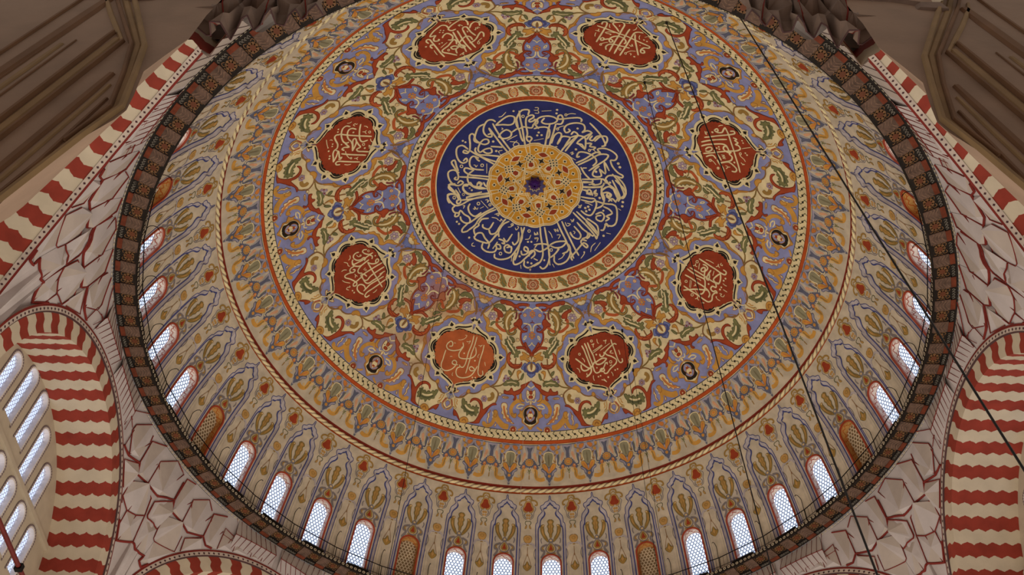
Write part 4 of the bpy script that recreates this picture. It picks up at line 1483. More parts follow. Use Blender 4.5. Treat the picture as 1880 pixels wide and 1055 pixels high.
# --- ring of rosettes
mb = MB()
for k in range(16):
    a0 = 22.5 * k
    t0 = .3585

    def P(x, y):            # local metres -> az/t
        return (a0 + math.degrees(x / (S * t0)), t0 + y / S)
    for (x0, rr, c1, c2) in ((0, .24, 'e', 's'), (1.045, .17, 'n', 'b')):
        for q in range(8):
            x, y = x0 + rr * .62 * math.cos(TAU * q / 8), rr * .62 * math.sin(TAU * q / 8)
            p = P(x, y)
            cx, cy = dc.to(R(p[0]), p[1])
            mb.face([dc.back((cx + rr * .5 * math.cos(TAU * i / 10), cy + rr * .5 * math.sin(TAU * i / 10)), 2 * LAYER) for i in range(10)], pm('n' if x0 else 'b'))
            mb.face([dc.back((cx + rr * .33 * math.cos(TAU * i / 10), cy + rr * .33 * math.sin(TAU * i / 10)), 3 * LAYER) for i in range(10)], pm('y' if x0 else 'P'))
        p = P(x0, 0)
        star_poly(p[0], p[1], [(rr * .55 * math.cos(TAU * i / 12), rr * .55 * math.sin(TAU * i / 12)) for i in range(12)], 'n' if x0 else 's', 4)
        star_poly(p[0], p[1], [(rr * (.5 if i % 2 else .2) * math.cos(TAU * i / 16), rr * (.5 if i % 2 else .2) * math.sin(TAU * i / 16)) for i in range(16)], 'w', 5)
        star_poly(p[0], p[1], [(rr * .16 * math.cos(TAU * i / 8), rr * .16 * math.sin(TAU * i / 8)) for i in range(8)], 'd' if x0 else 's', 6)
        for sy in (-1, 1):
            for sx in (-1, 1):
                seg([P(x0 + sx * rr * 1.05, sy * .02), P(x0 + sx * rr * 1.15, sy * .12), P(x0 + sx * rr * .7, sy * .23), P(x0 + sx * rr * .3, sy * .26)], .07, 'R', 3)
                seg([P(x0 + sx * rr * 1.4, sy * .04), P(x0 + sx * rr * 1.35, sy * .2), P(x0 + sx * rr * .9, sy * .27)], .05, 'w', 4)
    for sx, x0 in ((1, .5), (1, 1.56)):
        seg([P(x0 - .22, -.28), P(x0 - .12, -.14), P(x0 + .02, 0), P(x0 + .12, .12), P(x0 + .24, .28)], .26, 'g', 1)
        seg([P(x0 - .30, -.26), P(x0 - .18, -.2), P(x0 - .2, -.05), P(x0 - .02, 0), P(x0 - .05, .14), P(x0 + .1, .26)], .06, 'e', 2)
        seg([P(x0 - .1, -.26), P(x0 + .08, -.1), P(x0 + .1, .06), P(x0 + .24, .16), P(x0 + .32, .27)], .06, 'e', 2)
    for i in range(4):        # the dashes of the orange band
        seg([(a0 + 5.625 * i - .9, .329), (a0 + 5.625 * i + .9, .329)], .045, 's', 1)
        seg([(a0 + 5.625 * i + 1.9, .3258), (a0 + 5.625 * i + 3.6, .3258)], .02, 'M', 1)
        seg([(a0 + 5.625 * i + 1.9, .3322), (a0 + 5.625 * i + 3.6, .3322)], .02, 'M', 1)
        seg([(a0 + 5.625 * i - .7, .388), (a0 + 5.625 * i + .7, .388)], .03, 'M', 1)
tag(mb.build('rosette_band', ceiling), 'cream ring of red rosettes between green leaves')


def guilloche(name, n, t0, t1, ex, ey, label):
    """a plaited band: cream strands, dark eyes, brown edges between the strands"""
    g = MB()
    tc, h = (t0 + t1) / 2, (t1 - t0) / 2
    p = 360 / n
    for k in range(n):
        a = p * k

        def ln(pts, w, c, lay):
            q = [dc.to(R(a + x * p), tc + y * h) for x, y in pts]
            l, r = strip(q, w)
            g.grid([[dc.back(x, lay * LAYER) for x in l], [dc.back(x, lay * LAYER) for x in r]], pm(c))
        ln([(-.1, -.1), (-.28, -.33), (-.39, -.5), (-.3, -.72), (-.17, -1)], .042, 'G', 1)
        ln([(.1, .1), (.28, .33), (.42, .5), (.32, .72), (.17, 1)], .042, 'G', 1)
        q = [dc.to(R(a + x * p), tc + y * h) for x, y in ((-ex, .02), (.02, -ey), (ex, -.02), (-.02, ey))]
        g.face([dc.back(x, 2 * LAYER) for x in q], pm('k'))
    return tag(g.build(name, ceiling), label)


guilloche('guilloche_band', 104, .3945, .4175, .27, .4, 'narrow cream plaited band around the inner ring')
guilloche('guilloche_band', 224, .8718, .9015, .2, .3, 'wide cream plaited band around the floral field')

# --- eight floral panels and their medallions
fl, md = parse(DATA['FLORAL']), parse(DATA['MEDAL'])
mb = MB()
for sg, a0 in ((1, 0), (-1, 45)):
    paint(mb, fl, Chart('disc', R(a0), (0, R(22.5)), sg), edge=.03)
panel0 = mb.build('floral_panel', ceiling)


def medal(swap=None):
    m_ = MB()
    for sg, a0 in ((1, 0), (-1, 45)):
        paint(m_, md, Chart('disc', R(a0), (0, R(22.5)), sg), base=2, swap=swap)
    # finial on the axis
    return m_


med0 = medal().build('medallion', ceiling)
med_w = None
MED = [('M8', 22.5, 'red lobed medallion with calligraphy, lower of the two right of the centre line'), ('M7', 67.5, ''), ('M6', 112.5, ''), ('M5', 157.5, ''),
       ('M4', -157.5, ''), ('M3', -112.5, ''), ('M2', -67.5, ''), ('M1', -22.5, '')]
for i, (key, az, _) in enumerate(MED):
    rot = -R(az - 22.5)
    if i == 0:
        pnl, med = panel0, med0
    else:
        pnl = panel0.copy()
        COL.objects.link(pnl)
        pnl.rotation_euler.z = rot
        if key == 'M1':
            med = medal({'s': 'W'}).build('medallion', ceiling)
        else:
            med = med0.copy()
            COL.objects.link(med)
        med.rotation_euler.z = rot
    pnl['label'] = 'floral field of cream scrolls and leaves on lilac'
    med['label'] = 'faded orange medallion with pale calligraphy' if key == 'M1' else 'brick red lobed medallion framed in black and cream'
    mb = MB()
    paint(mb, parse(DATA[key]), Chart('disc', R(22.5)), base=2, wmul=.95)
    c = mb.build('calligraphy', med)
    c['label'] = 'cream calligraphy'

# --- the flower frieze, one stretch of five motifs per eighth of the dome
mb = MB()
fz = parse(DATA['FRIEZE'])
for j in range(5):
    for sg in (1, -1):
        paint(mb, fz, Chart('bay', R(9 * j), (0, R(4.5)), sg), rmul=.92, swap={'v': 'x'}, edge=.02)
fr0 = mb.build('flower_frieze', ceiling)
fr0['label'] = 'frieze of flower garlands and grey vases'
for k in range(1, 8):
    c = fr0.copy()
    COL.objects.link(c)
    c.rotation_euler.z = -R(45 * k)

# --- rope moulding
mb = MB()
nseg = 224 * 6
rows = []
tr = 1.0775
for i in range(nseg):
    az = TAU * i / nseg
    row = []
    for j in range(12):
        b = TAU * j / 12
        rr = .095 * (1 + .2 * math.cos(TAU * (i - j) / 6.0 + math.pi))
        row.append(dome(az + rr * 0, tr + rr * math.cos(b) / S, .01 + rr * math.sin(b)))
    rows.append(row)
rows.append(rows[0])
mb.grid(rows, None, closed=True, mf=lambda i, j: pm('Q') if (i - j) % 6 in (0, 5) else pm('w'))
tag(mb.build('rope_moulding', ceiling, smooth=True), 'twisted cream rope moulding between red lines')

# --- painted niches, forty bays
nz = parse(DATA['NICHE'])
STEP = .10                 # the wall between the niches stands this far in front of the niche backs
o_line, i_line = nz[1][4], nz[2][4]
o_line = o_line[:-1] + [(o_line[-1][0], 1.38), (o_line[-1][0], 1.44), (o_line[-1][0] - .0005, 1.512)]
i_line = i_line[:-1] + [(i_line[-1][0], 1.38), (i_line[-1][0], 1.44), (i_line[-1][0] - .0005, 1.512)]


def by_share(p, n):
    d = [0]
    for a, b in zip(p, p[1:]):
        d.append(d[-1] + math.hypot((b[0] - a[0]), b[1] - a[1]))
    out, k = [], 0
    for q in range(n):
        u = d[-1] * q / (n - 1)
        while k < len(d) - 2 and d[k + 1] < u:
            k += 1
        f = (u - d[k]) / (d[k + 1] - d[k])
        out.append((p[k][0] + (p[k + 1][0] - p[k][0]) * f, p[k][1] + (p[k + 1][1] - p[k][1]) * f))
    return out


NSW = {'d': 'J', 'o': 'K', 'n': 'K', 'r': 's'}
mb = MB()
for sg in (1, -1):
    chn = Chart('bay', 0, (0, R(4.5)), sg)
    oq = smooth_line([chn.to(a, t) for a, t in o_line], False)
    iq = smooth_line([chn.to(a, t) for a, t in i_line], False)
    # wall face in front
    top = 1.0914 * S
    poly = [(0, top)] + [(R(x) * S * .97, top) for x in (1, 2, 3)] + [(R(4.5) * S * .97, top)] + oq + [(0, 1.512 * S)]
    for t3 in triangles(poly):
        mb.face([chn.back(x, STEP) for x in t3], pm('A'))
    # splayed band down to the niche back
    n_ = 90
    qa, qb = by_share(oq, n_), by_share(iq, n_)
    mb.grid([[chn.back(x, STEP) for x in qa], [chn.back(x, .004) for x in qb]], pm('f'))
    front = [z for z in nz[3:] if sum(p[0] for p in z[4]) / len(z[4]) < R(1.75)]
    inner = [z for z in nz[3:] if z not in front]
    paint(mb, inner, chn, rmul=.92, swap=NSW, wmul=.85, edge=.02)
    paint(mb, front, chn, rmul=.92, base=int(STEP / LAYER) + 1, swap=NSW, wmul=.85, edge=.02)
    for q, w, ins in ((oq, .035, STEP + .006), (iq, .075, .02)):
        l, r = strip(resample(q, .3), w)
        mb.grid([[chn.back(x, ins) for x in l], [chn.back(x, ins) for x in r]], pm('N'))
    for x0, x1, c, ins in ((1.15, 1.18, 'd', STEP + .006), (.62, .65, 'f', STEP + .006), (2.02, 2.5, 'F', .006)):
        mb.grid([[chn.back(chn.to(R(x), 1.33 + .18 * q / 6), ins) for q in range(7)] for x in (x0, x1)], pm(c))
n0 = mb.build('niche_painting', ceiling)
n0['label'] = 'painted pointed niche with blue outline and gold palmette'
for k in range(1, 40):
    c = n0.copy()
    COL.objects.link(c)
    c.rotation_euler.z = -R(9 * k)

# --- crown boss
boss = empty('crown_boss', dome(0, 0, .1))
tag(boss, 'purple faceted boss on a blue star plate at the centre of the dome', 'boss')
mb = MB()
pl = []
for k in range(20):
    rr = .56 if k % 2 else .40
    pl.append(dc.back((rr * math.sin(TAU * k / 20), rr * math.cos(TAU * k / 20) + .03), .13) - boss.location)
mb.face(pl, mat('plate_blue', (74, 66, 112), .5))
mb.face([p - Vector((0, 0, .02)) * 0 + Vector((p.x * -.45, p.y * -.45, -.03)) for p in pl], mat('plate_ring', (214, 190, 120), .5))
mb.face([p + Vector((p.x * -.55, p.y * -.55, -.05)) for p in pl], mat('plate_blue', (74, 66, 112), .5))
mb.build('star_plate', boss)
mb = MB()
pr = [(.05, 0), (.2, -.1), (.3, -.22), (.27, -.36), (.16, -.48), (.04, -.54)]
mb.grid([[Vector((r * (1 + .1 * ((k % 2) * 2 - 1)) * math.cos(TAU * k / 14), -.24 + r * (1 + .1 * ((k % 2) * 2 - 1)) * math.sin(TAU * k / 14), z)) for k in range(14)] for r, z in pr], mat('boss_purple', (58, 26, 98), .25, vary=.4, scale=9), closed=True)
mb.build('knob', boss)
# ------------------------------------------------------------------ windows of the dome
RED = mat('window_red', (158, 66, 42), .6)
WHITE = mat('reveal_white', (226, 208, 190), .7)
TAN = mat('reveal_tan', (196, 150, 90), .7)
SCROLL = mat('scroll_red', (170, 84, 68), .7)
SCROLL_O = mat('scroll_orange', (186, 96, 40), .7)
LATT = mat('lattice_white', (160, 166, 180), .6, trans=.35)
LATT_B = mat('lattice_tan', (206, 188, 158), .7)
PANE = mat('pane_daylight', (210, 225, 240), .3, vary=.05, emit=((206, 222, 246), 1.1))
PANE_B = mat('pane_backing', (150, 126, 94), .8)


def lattice_mesh(mb, frame, inside, pitch, hole, m, bounds):
    """honeycomb plate: every cell a ring between its hexagon and a round hole"""
    x0, x1, y0, y1 = bounds
    ry = pitch * math.sqrt(3) / 2
    hr = pitch / math.sqrt(3)
    j = 0
    y = y0
    while y < y1 + ry:
        x = x0 + (pitch / 2 if j % 2 else 0)
        while x < x1 + pitch:
            if inside(x, y):
                o, i_ = [], []
                for k in range(12):
                    a = TAU * k / 12 + math.pi / 2
                    rr = hr if k % 2 == 0 else hr * math.cos(math.pi / 6)
                    o.append(frame(x + rr * math.cos(a), y + rr * math.sin(a)))
                    i_.append(frame(x + hole * math.cos(a), y + hole * 1.12 * math.sin(a)))
                mb.grid([o, i_], m, closed=True)
            x += pitch
        y += ry
        j += 1


def make_dome_window(blind):
    root = empty('window')
    ch = Chart('bay', 0)
    out = Vector((0, 1, 0))
    deep = .34
    w_in = arch_outline(W_IN, IN_TOP, WIN_T1)
    w_out = arch_outline(W_OUT, W_TOP, WIN_T1)
    mb = MB()
    mb.grid([[ch.back(q, .0) for q in w_out], [ch.back(q, .05) for q in w_out], [ch.back(q, .05) for q in w_in], [ch.back(q, -.06) for q in w_in]], RED)
    fr = mb.build('window_frame', root)
    mb = MB()
    mb.grid([[ch.back(q, -.01) for q in w_in], [ch.back(q, 0) + out * deep for q in w_in]], TAN if blind else WHITE)
    rv = mb.build('reveal', root)
    # red arabesque on the reveal
    mb = MB()
    sc = SCROLL_O if blind else SCROLL
    N_ = len(w_in)

    def onrev(u, v):
        i = min(int(u), N_ - 2)
        f = u - i
        a, b = w_in[i], w_in[i + 1]
        q = (a[0] + (b[0] - a[0]) * f, a[1] + (b[1] - a[1]) * f)
        yc = IN_TOP * S + W_IN
        cx, cy = 0, max(q[1], yc)
        q = (q[0] * .975, cy + (q[1] - cy) * .975)
        return ch.back(q, 0) + out * v * deep
    cum = [0]
    for a, b in zip(w_in, w_in[1:]):
        cum.append(cum[-1] + math.hypot(b[0] - a[0], b[1] - a[1]))

    def idx(s):
        for i in range(N_ - 1):
            if s <= cum[i + 1]:
                return i + (s - cum[i]) / max(cum[i + 1] - cum[i], 1e-6)
        return N_ - 1.001
    tot = cum[-1]
    nrep = 17

    def ribbon(pts, w):
        l, r = strip(pts, w)
        mb.grid([[onrev(idx(p[0]), p[1] / deep) for p in l], [onrev(idx(p[0]), p[1] / deep) for p in r]], sc)
    for k in range(nrep):
        s0 = tot * (k + .5) / nrep
        h = tot / nrep
        sg = 1 if k % 2 else -1
        ribbon(smooth_line([(s0 - h * .5, .17), (s0 - h * .2, .17 + sg * .085), (s0 + h * .2, .17 - sg * .085), (s0 + h * .5, .17)], False), .03)
        ribbon([(s0 + h * .3 * math.cos(TAU * q / 9), .17 + sg * .09 + .045 * math.sin(TAU * q / 9)) for q in range(8)], .02)
    for v in (.03, .31):
        ribbon([(tot * q / 60, v) for q in range(61)], .018)
    mb.build('arabesque', rv)
    mb = MB()
    base = ch.back((0, (IN_TOP + WIN_T1) * S / 2), 0)

    def fr_(x, y, d=.31):
        return ch.back((x, y), 0) + out * d
    yc = IN_TOP * S + W_IN
    lattice_mesh(mb, fr_, lambda x, y: abs(x) < W_IN + .04 and (y > yc or math.hypot(x, y - yc) < W_IN + .05), .163, .057, LATT_B if blind else LATT, (-.49, .49, IN_TOP * S - .05, WIN_T1 * S))
    mb.build('lattice', root)
    mb = MB()
    p = arch_outline(W_IN + .03, IN_TOP - .002, WIN_T1)
    for t3 in triangles(p, .6):
        mb.face([ch.back(q, 0) + out * .36 for q in t3], PANE_B if blind else PANE)
    mb.build('pane', root)
    return root


proto = {b: make_dome_window(b) for b in (False, True)}
used = set()
wn = 0
for k in HAS_WINDOW:
    b = k in BLIND
    w = proto[b] if b not in used else dup(proto[b])
    used.add(b)
    wn += 1
    w.name = 'window_%d' % wn
    w.rotation_euler.z = -R(4.5 + 9 * k)
    tag(w, 'blind arched window filled with tan honeycomb tracery' if b else 'arched dome window with red frame and daylit honeycomb lattice', group='blind dome windows' if b else 'daylit dome windows', kind='structure')

# ------------------------------------------------------------------ cornice under the windows
BLACK = mat('cornice_black', (38, 32, 28), .7, vary=.3, scale=5)
CORB = mat('corbel_stone', (96, 76, 66), .75, vary=.38, scale=4.5)
CORB_R = mat('corbel_red', (108, 54, 36), .75, vary=.3, scale=4)
GOLD = mat('cornice_gold', (116, 84, 56), .6, vary=.35, scale=7)
GREY = mat('cornice_grey', (104, 98, 90), .75, vary=.4, scale=7)
IRON = mat('black_iron', (22, 20, 20), .5, metal=.4)
IVORY = mat('lace_ivory', (200, 186, 160), .7)
Z1, R1, R0 = 29.40, 15.60, 14.78
mb = MB()
prof = [(15.62, Z1 - .16), (15.66, Z1 - .02), (15.55, Z1 + .0), (15.40, Z1 - .01), (15.40, Z1 + .06), (15.0, Z1 + .06), (R0, Z1 + .02), (R0, Z1 + .05), (R0 - .02, Z1 + .20), (R0 + .05, Z1 + .22), (R0 + .05, Z1 + .08), (15.32, Z1 + .08)]
mb.grid([[polar(r, TAU * j / 192, z) for j in range(192)] for r, z in prof], BLACK, closed=True)
cornice = mb.build('trim_1')
tag(cornice, 'dark cornice ring with carved corbels and gold rosettes under the dome windows', kind='structure')
NC = 96
mb = MB()
hw = .88


def cf(x, y, z):            # x degrees, y radius, z height
    return polar(y, R(x), z)


mb.box(cf, (-hw, 14.82, Z1 - .0), (hw, 15.36, Z1 + .05), CORB)
mb.box(cf, (-hw * .92, 15.36, Z1 - .03), (hw * .92, 15.53, Z1 + .0), CORB_R)
LEAF = mat('corbel_leaf', (114, 90, 76), .75, vary=.3, scale=6)
for i in range(4):            # carved leaves on the underside
    y = 14.88 + .11 * i
    for sx in (-1, 1):
        q = [(sx * .05, y), (sx * .35, y + .03), (sx * .7, y + .10), (sx * .85, y + .06)]
        l, r = strip([(a * .264, b) for a, b in smooth_line(q, False)], .035)
        mb.grid([[polar(b, R(a / .264), Z1 - .006) for a, b in l], [polar(b, R(a / .264), Z1 - .006) for a, b in r]], LEAF)
corb = mb.build('corbel', cornice)
mb = MB()


def flat(pts, m, z=Z1 + .045):
    mb.face([polar(15.09 + y, R(1.875 + math.degrees(x / 15.13)), z) for x, y in pts], m)


for q in range(8):
    a = TAU * q / 8
    cx, cy = .13 * math.cos(a), .13 * math.sin(a)
    flat([(cx + .075 * math.cos(TAU * i / 8), cy + .075 * math.sin(TAU * i / 8)) for i in range(8)], GOLD)
flat([(.11 * math.cos(TAU * i / 10), .11 * math.sin(TAU * i / 10)) for i in range(10)], mat('rosette_heart', (102, 60, 40), .6), Z1 + .035)


def rib2(p, w, m, z):
    l, r = strip(p, w)
    mb.grid([[polar(15.09 + y, R(1.875 + math.degrees(x / 15.13)), z) for x, y in l], [polar(15.09 + y, R(1.875 + math.degrees(x / 15.13)), z) for x, y in r]], m)


for sx in (-1, 1):
    for sy in (-1, 1):
        rib2(smooth_line([(sx * .08, sy * .2), (sx * .17, sy * .24), (sx * .22, sy * .16), (sx * .18, sy * .1)], False), .028, GOLD, Z1 + .04)
        rib2(smooth_line([(sx * .22, sy * .0), (sx * .25, sy * .08), (sx * .21, sy * .05)], False), .022, GOLD, Z1 + .04)
for i in range(4):
    rib2(smooth_line([(-.22 + .11 * i, .31), (-.17 + .11 * i, .40), (-.12 + .11 * i, .33), (-.16 + .11 * i, .30)], False), .03, GREY, Z1 - .03)
ros = mb.build('rosette', cornice)
for k in range(1, NC):
    for o in (corb, ros):
        c = o.copy()
        COL.objects.link(c)
        c.rotation_euler.z = -R(360 / NC * k)
mb = MB()
for k in range(440):
    a = TAU * k / 440
    for z0, rr in ((Z1 + .115, .07),):
        o = polar(R0 - .035, a, 0)
        tx = Vector((math.cos(a), -math.sin(a), 0))
        ring_o = [Vector((o.x, o.y, z0)) + tx * rr * math.cos(TAU * q / 8) + Vector((0, 0, rr * math.sin(TAU * q / 8))) for q in range(8)]
        ring_i = [Vector((o.x, o.y, z0)) + tx * rr * .5 * math.cos(TAU * q / 8) + Vector((0, 0, rr * .5 * math.sin(TAU * q / 8))) for q in range(8)]
        mb.grid([ring_o, ring_i], IVORY, closed=True)
tag(mb.build('lace_parapet', cornice), 'ivory ring pattern along the upper edge')
mb = MB()
for k in range(520):
    a = 360 * k / 520
    mb.box(cf, (a, 15.60, Z1 - .12), (a + .32, 15.67, Z1 - .05), IVORY)
tag(mb.build('bead_edge', cornice), 'row of pale beads along the lower edge')

# ------------------------------------------------------------------ walkway railing, hooks, uplights
rail = empty('walkway_railing', (0, 0, Z1))
tag(rail, 'thin black iron railing around the foot of the dome in front of its windows', 'railing')
mb = MB()
RR, ZR = 14.865, 30.30
mb.tube([polar(RR, R(9 * k), ZR) - rail.location for k in range(41)], .021, IRON, 6, caps=False)
mb.build('top_rail', rail)
mb = MB()
mb.tube([polar(RR, R(4.5 * k), Z1 + .42) - rail.location for k in range(81)], .012, IRON, 5, caps=False)
mb.build('lower_rail', rail)
mb = MB()
mb.tube([(0, RR, .07), (0, RR, ZR - Z1)], .02, IRON, 6)
p0 = mb.build('post', rail)
for k in range(1, 40):
    c = p0.copy()
    COL.objects.link(c)
    c.rotation_euler.z = -R(9 * k)
mb = MB()
for k in range(40):
    for q in (-2.1, -1.4, -.7, .7, 1.4, 2.1):
        mb.tube([polar(RR, R(9 * k + q), Z1 + .08) - rail.location, polar(RR, R(9 * k + q), ZR) - rail.location], .007, IRON, 4)
b = mb.build('baluster', rail)
tag(b, 'thin upright bars', kind='stuff')

mb = MB()
pts = [(0, 0, 0), (0, 0, 1.42)] + [(.0 + .2 * (1 - math.cos(math.pi * q / 8)), -.0, 1.42 + .2 * math.sin(math.pi * q / 8)) for q in range(1, 7)] + [(.42, 0, 1.46)]
mb.tube(pts, .015, IRON, 6)
hook0 = mb.build('lamp_hook')
ub = MB()
ub.box(lambda x, y, z: Vector((x, y, z)), (-.55, -.04, 0), (.55, .03, .09), IRON)
bar0 = ub.build('uplight_bar')
lens = MB()
lens.box(lambda x, y, z: Vector((x, y, z)), (-.5, -.03, .09), (.5, .02, .1), mat('uplight_lens', (150, 150, 140), .2))
lens.build('lens', bar0)
first = True
SEEN = [k for k in range(40) if abs((9 * k + 180) % 360 - 180) <= 118]
for k in SEEN:
    az = 9 * k - .3
    h = hook0 if first else dup(hook0)
    h.location = polar(14.945, R(az), Z1 + .08)
    h.rotation_euler.z = -R(az) - math.pi / 2
    tag(h, 'slim black iron hook curving up from the walkway beside a dome window', 'hook', 'iron lamp hooks between the dome windows')
    u = bar0 if first else dup(bar0)
    u.location = polar(R0 + .01, R(9 * k + 4.5), Z1 + .22)
    u.rotation_euler.z = -R(9 * k + 4.5)
    tag(u, 'long black uplight bar on the parapet below a dome window', 'light', 'uplight bars along the parapet')
    first = False
# ------------------------------------------------------------------ the eight-sided base: arches, pendentives, walls
PLASTER = mat('plaster_white', (184, 174, 172), .8, vary=.1, scale=1.2, bump=.1)
PLASTER_W = mat('plaster_warm', (176, 163, 154), .8, vary=.1, scale=1.2, bump=.1)
STRIPE_R = mat('voussoir_red', (138, 56, 44), .8, vary=.16, scale=1.6)
STRIPE_C = mat('voussoir_cream', (192, 178, 156), .8, vary=.08, scale=1.6)
LINE = mat('line_maroon', (116, 42, 36), .8)
LINE_D = mat('line_dark', (74, 52, 52), .8)
BORDER = mat('border_grey', (186, 170, 158), .8)
DOT = mat('border_dot', (72, 48, 52), .8)
AP, RHO, ZS, ZT = 15.6, 6.29, 21.76, 29.40
RF, RI = 6.08, 5.40          # outer and inner radius of the striped front face


def apothem(az):
    """the arches either side of the near bay stand a little further out"""
    x = abs((math.degrees(az) + 180) % 360 - 180)
    return AP + (.4 * min(1.0, max(0.0, (x - 108) / 4.5)) if x < 157.4 else 0)


def wall_frame(azw):
    ap = apothem(azw)
    n = Vector((math.sin(azw), math.cos(azw), 0))
    e = Vector((math.cos(azw), -math.sin(azw), 0))

    def f(s, z, d):          # along the wall, height, depth behind the wall plane
        return n * (ap + d) + e * s + Vector((0, 0, z))
    return f


def wave(v):
    """scalloped joint between two voussoirs"""
    x = (v / .46) % 1.0
    return .10 * (abs(math.sin(math.pi * x)) ** .6 - .62) + (.025 if .4 < x < .6 else 0)


def make_arch(azw, deep, zlow, zlow2=None):
    f = wall_frame(azw)
    root = MB()
    # curve parameter u runs from the left foot over the crown to the right foot, in metres on the inner curve
    straight = ZS - zlow
    straight2 = straight if zlow2 is None else ZS - zlow2
    arc = math.pi * RI
    total = straight + straight2 + arc
    npair = 18
    step = arc / npair / 2

    def at(u, rad, d):
        if u < straight:
            return f(-rad, zlow + u, d)
        if u > straight + arc:
            return f(rad, ZS - (u - straight - arc), d)
        th = (u - straight) / RI
        return f(-rad * math.cos(th), ZS + rad * math.sin(th), d)
    prof = []                 # (radius, depth, running length)
    v = 0
    for i in range(9):
        prof.append((RF + (RI - RF) * i / 8, 0, (RF - RI) * i / 8))
    nd = int(deep / .0575)
    for i in range(1, nd + 1):
        prof.append((RI, deep * i / nd, RF - RI + deep * i / nd))
    k0 = -int(straight / step) - 1
    k1 = int((straight2 + arc) / step) + 1
    off = straight + step * .5
    for k in range(k0, k1 + 1):
        ua, ub = off + (k - .5) * step, off + (k + .5) * step
        if ub < 0.1 or ua > total - .1:
            continue
        sub = 3
        rows = []
        for q in range(sub + 1):
            row = []
            for rad, d, ln in prof:
                u = min(max(ua + (ub - ua) * q / sub + wave(ln), 0), total)
                row.append(at(u, rad, d))
            rows.append(row)
        root.grid(rows, STRIPE_R if k % 2 == 0 else STRIPE_C)
    a = root.build('voussoirs', smooth=False)
    # border
    bd = MB()
    us = [total * i / 240 for i in range(241)]
    bd.grid([[at(u, RF, 0) for u in us], [at(u, RF + .02, -.05) for u in us], [at(u, RHO - .02, -.05) for u in us], [at(u, RHO + .05, 0.02) for u in us]], BORDER)
    bd.grid([[at(u, RHO - .03, -.056) for u in us], [at(u, RHO + .05, -.05) for u in us]], LINE)
    bd.grid([[at(u, RF - .03, -.008) for u in us], [at(u, RF + .02, -.055) for u in us]], LINE_D)
    nd_ = int(total / .21)
    for i in range(nd_):
        u = total * (i + .5) / nd_
        c = .05
        bd.face([at(u - c, (RF + RHO) / 2, -.056), at(u, RF + .04, -.056), at(u + c, (RF + RHO) / 2, -.056), at(u, RHO - .06, -.056)], DOT)
    if zlow2 is not None:      # these two are seen from the side, so their edge carries the border too
        bd.grid([[at(u, RI - .03, -.03) for u in us], [at(u, RI - .03, .19) for u in us]], BORDER)
        bd.grid([[at(u, RI - .035, -.035) for u in us], [at(u, RI - .035, .03) for u in us]], LINE)
        for i in range(nd_):
            u = total * (i + .5) / nd_
            bd.face([at(u - .045, RI - .037, .11), at(u, RI - .037, .155), at(u + .045, RI - .037, .11), at(u, RI - .037, .065)], DOT)
    b = bd.build('border', a)
    return a


SIDES = {-90: ('arch', 'red and cream striped arch left of the dome with latticed windows inside', 2.1, 15.0),
         90: ('arch', 'red and cream striped arch right of the dome', 2.4, 15.0),
         -45: ('arch', 'red and cream striped arch ahead on the left, only its crown in view', 3.0, 17.0),
         45: ('arch', 'red and cream striped arch ahead on the right, only its crown in view', 3.0, 17.0),
         -135: ('arch', 'red and cream striped arch behind the near left pier', 2.6, 21.7, 10.0),
         135: ('arch', 'red and cream striped arch behind the near right pier', 2.6, 10.0, 21.7)}
for a_, (nm, lab, deep, *zl) in SIDES.items():
    o = make_arch(R(a_), deep, *zl)
    o.name = nm
    tag(o, lab, kind='structure')
    if abs(a_) == 45:          # the curved bay behind is closed by plain plaster
        f_ = wall_frame(R(a_))
        mb = MB()
        mb.face([f_(-5.5, 16.0, deep)] + [f_(-5.5 * math.cos(math.pi * k / 30), ZS + 5.5 * math.sin(math.pi * k / 30), deep) for k in range(31)] + [f_(5.5, 16.0, deep)], PLASTER_W)
        mb.build('bay_wall', o)


def pend_r(phi, z, ap=AP):
    a = R(22.5 - abs(phi))
    s = AP * math.tan(a)
    ro = ap / math.cos(a)
    za = ZS + math.sqrt(max(RHO * RHO - s * s, 0)) if s < RHO else ZS
    w = min(max((z - za) / (ZT - za), 0), 1)
    return ro * (1 - w) + 15.6 * w


def pend_pt(azp, sg, phi, z, proj=0.0):
    az = azp + sg * R(phi)
    return polar(pend_r(phi, z, apothem(az)) - proj, az, z)


FAC = [(h[0], float(h[1:]) / 100, [tuple(float(x) / 100 for x in s.split(',')) for s in b.split()]) for h, b in (l.split(';') for l in DATA['FACETS'].strip().split('\n'))]


def above_arch(p):
    s_ = AP * math.tan(R(22.5 - abs(p[0])))
    za = ZS + math.sqrt(RHO * RHO - s_ * s_) if s_ < RHO else 0
    return (p[0], max(p[1], za + .13))


FAC = [(k, w, [above_arch(p) for p in q]) for k, w, q in FAC]


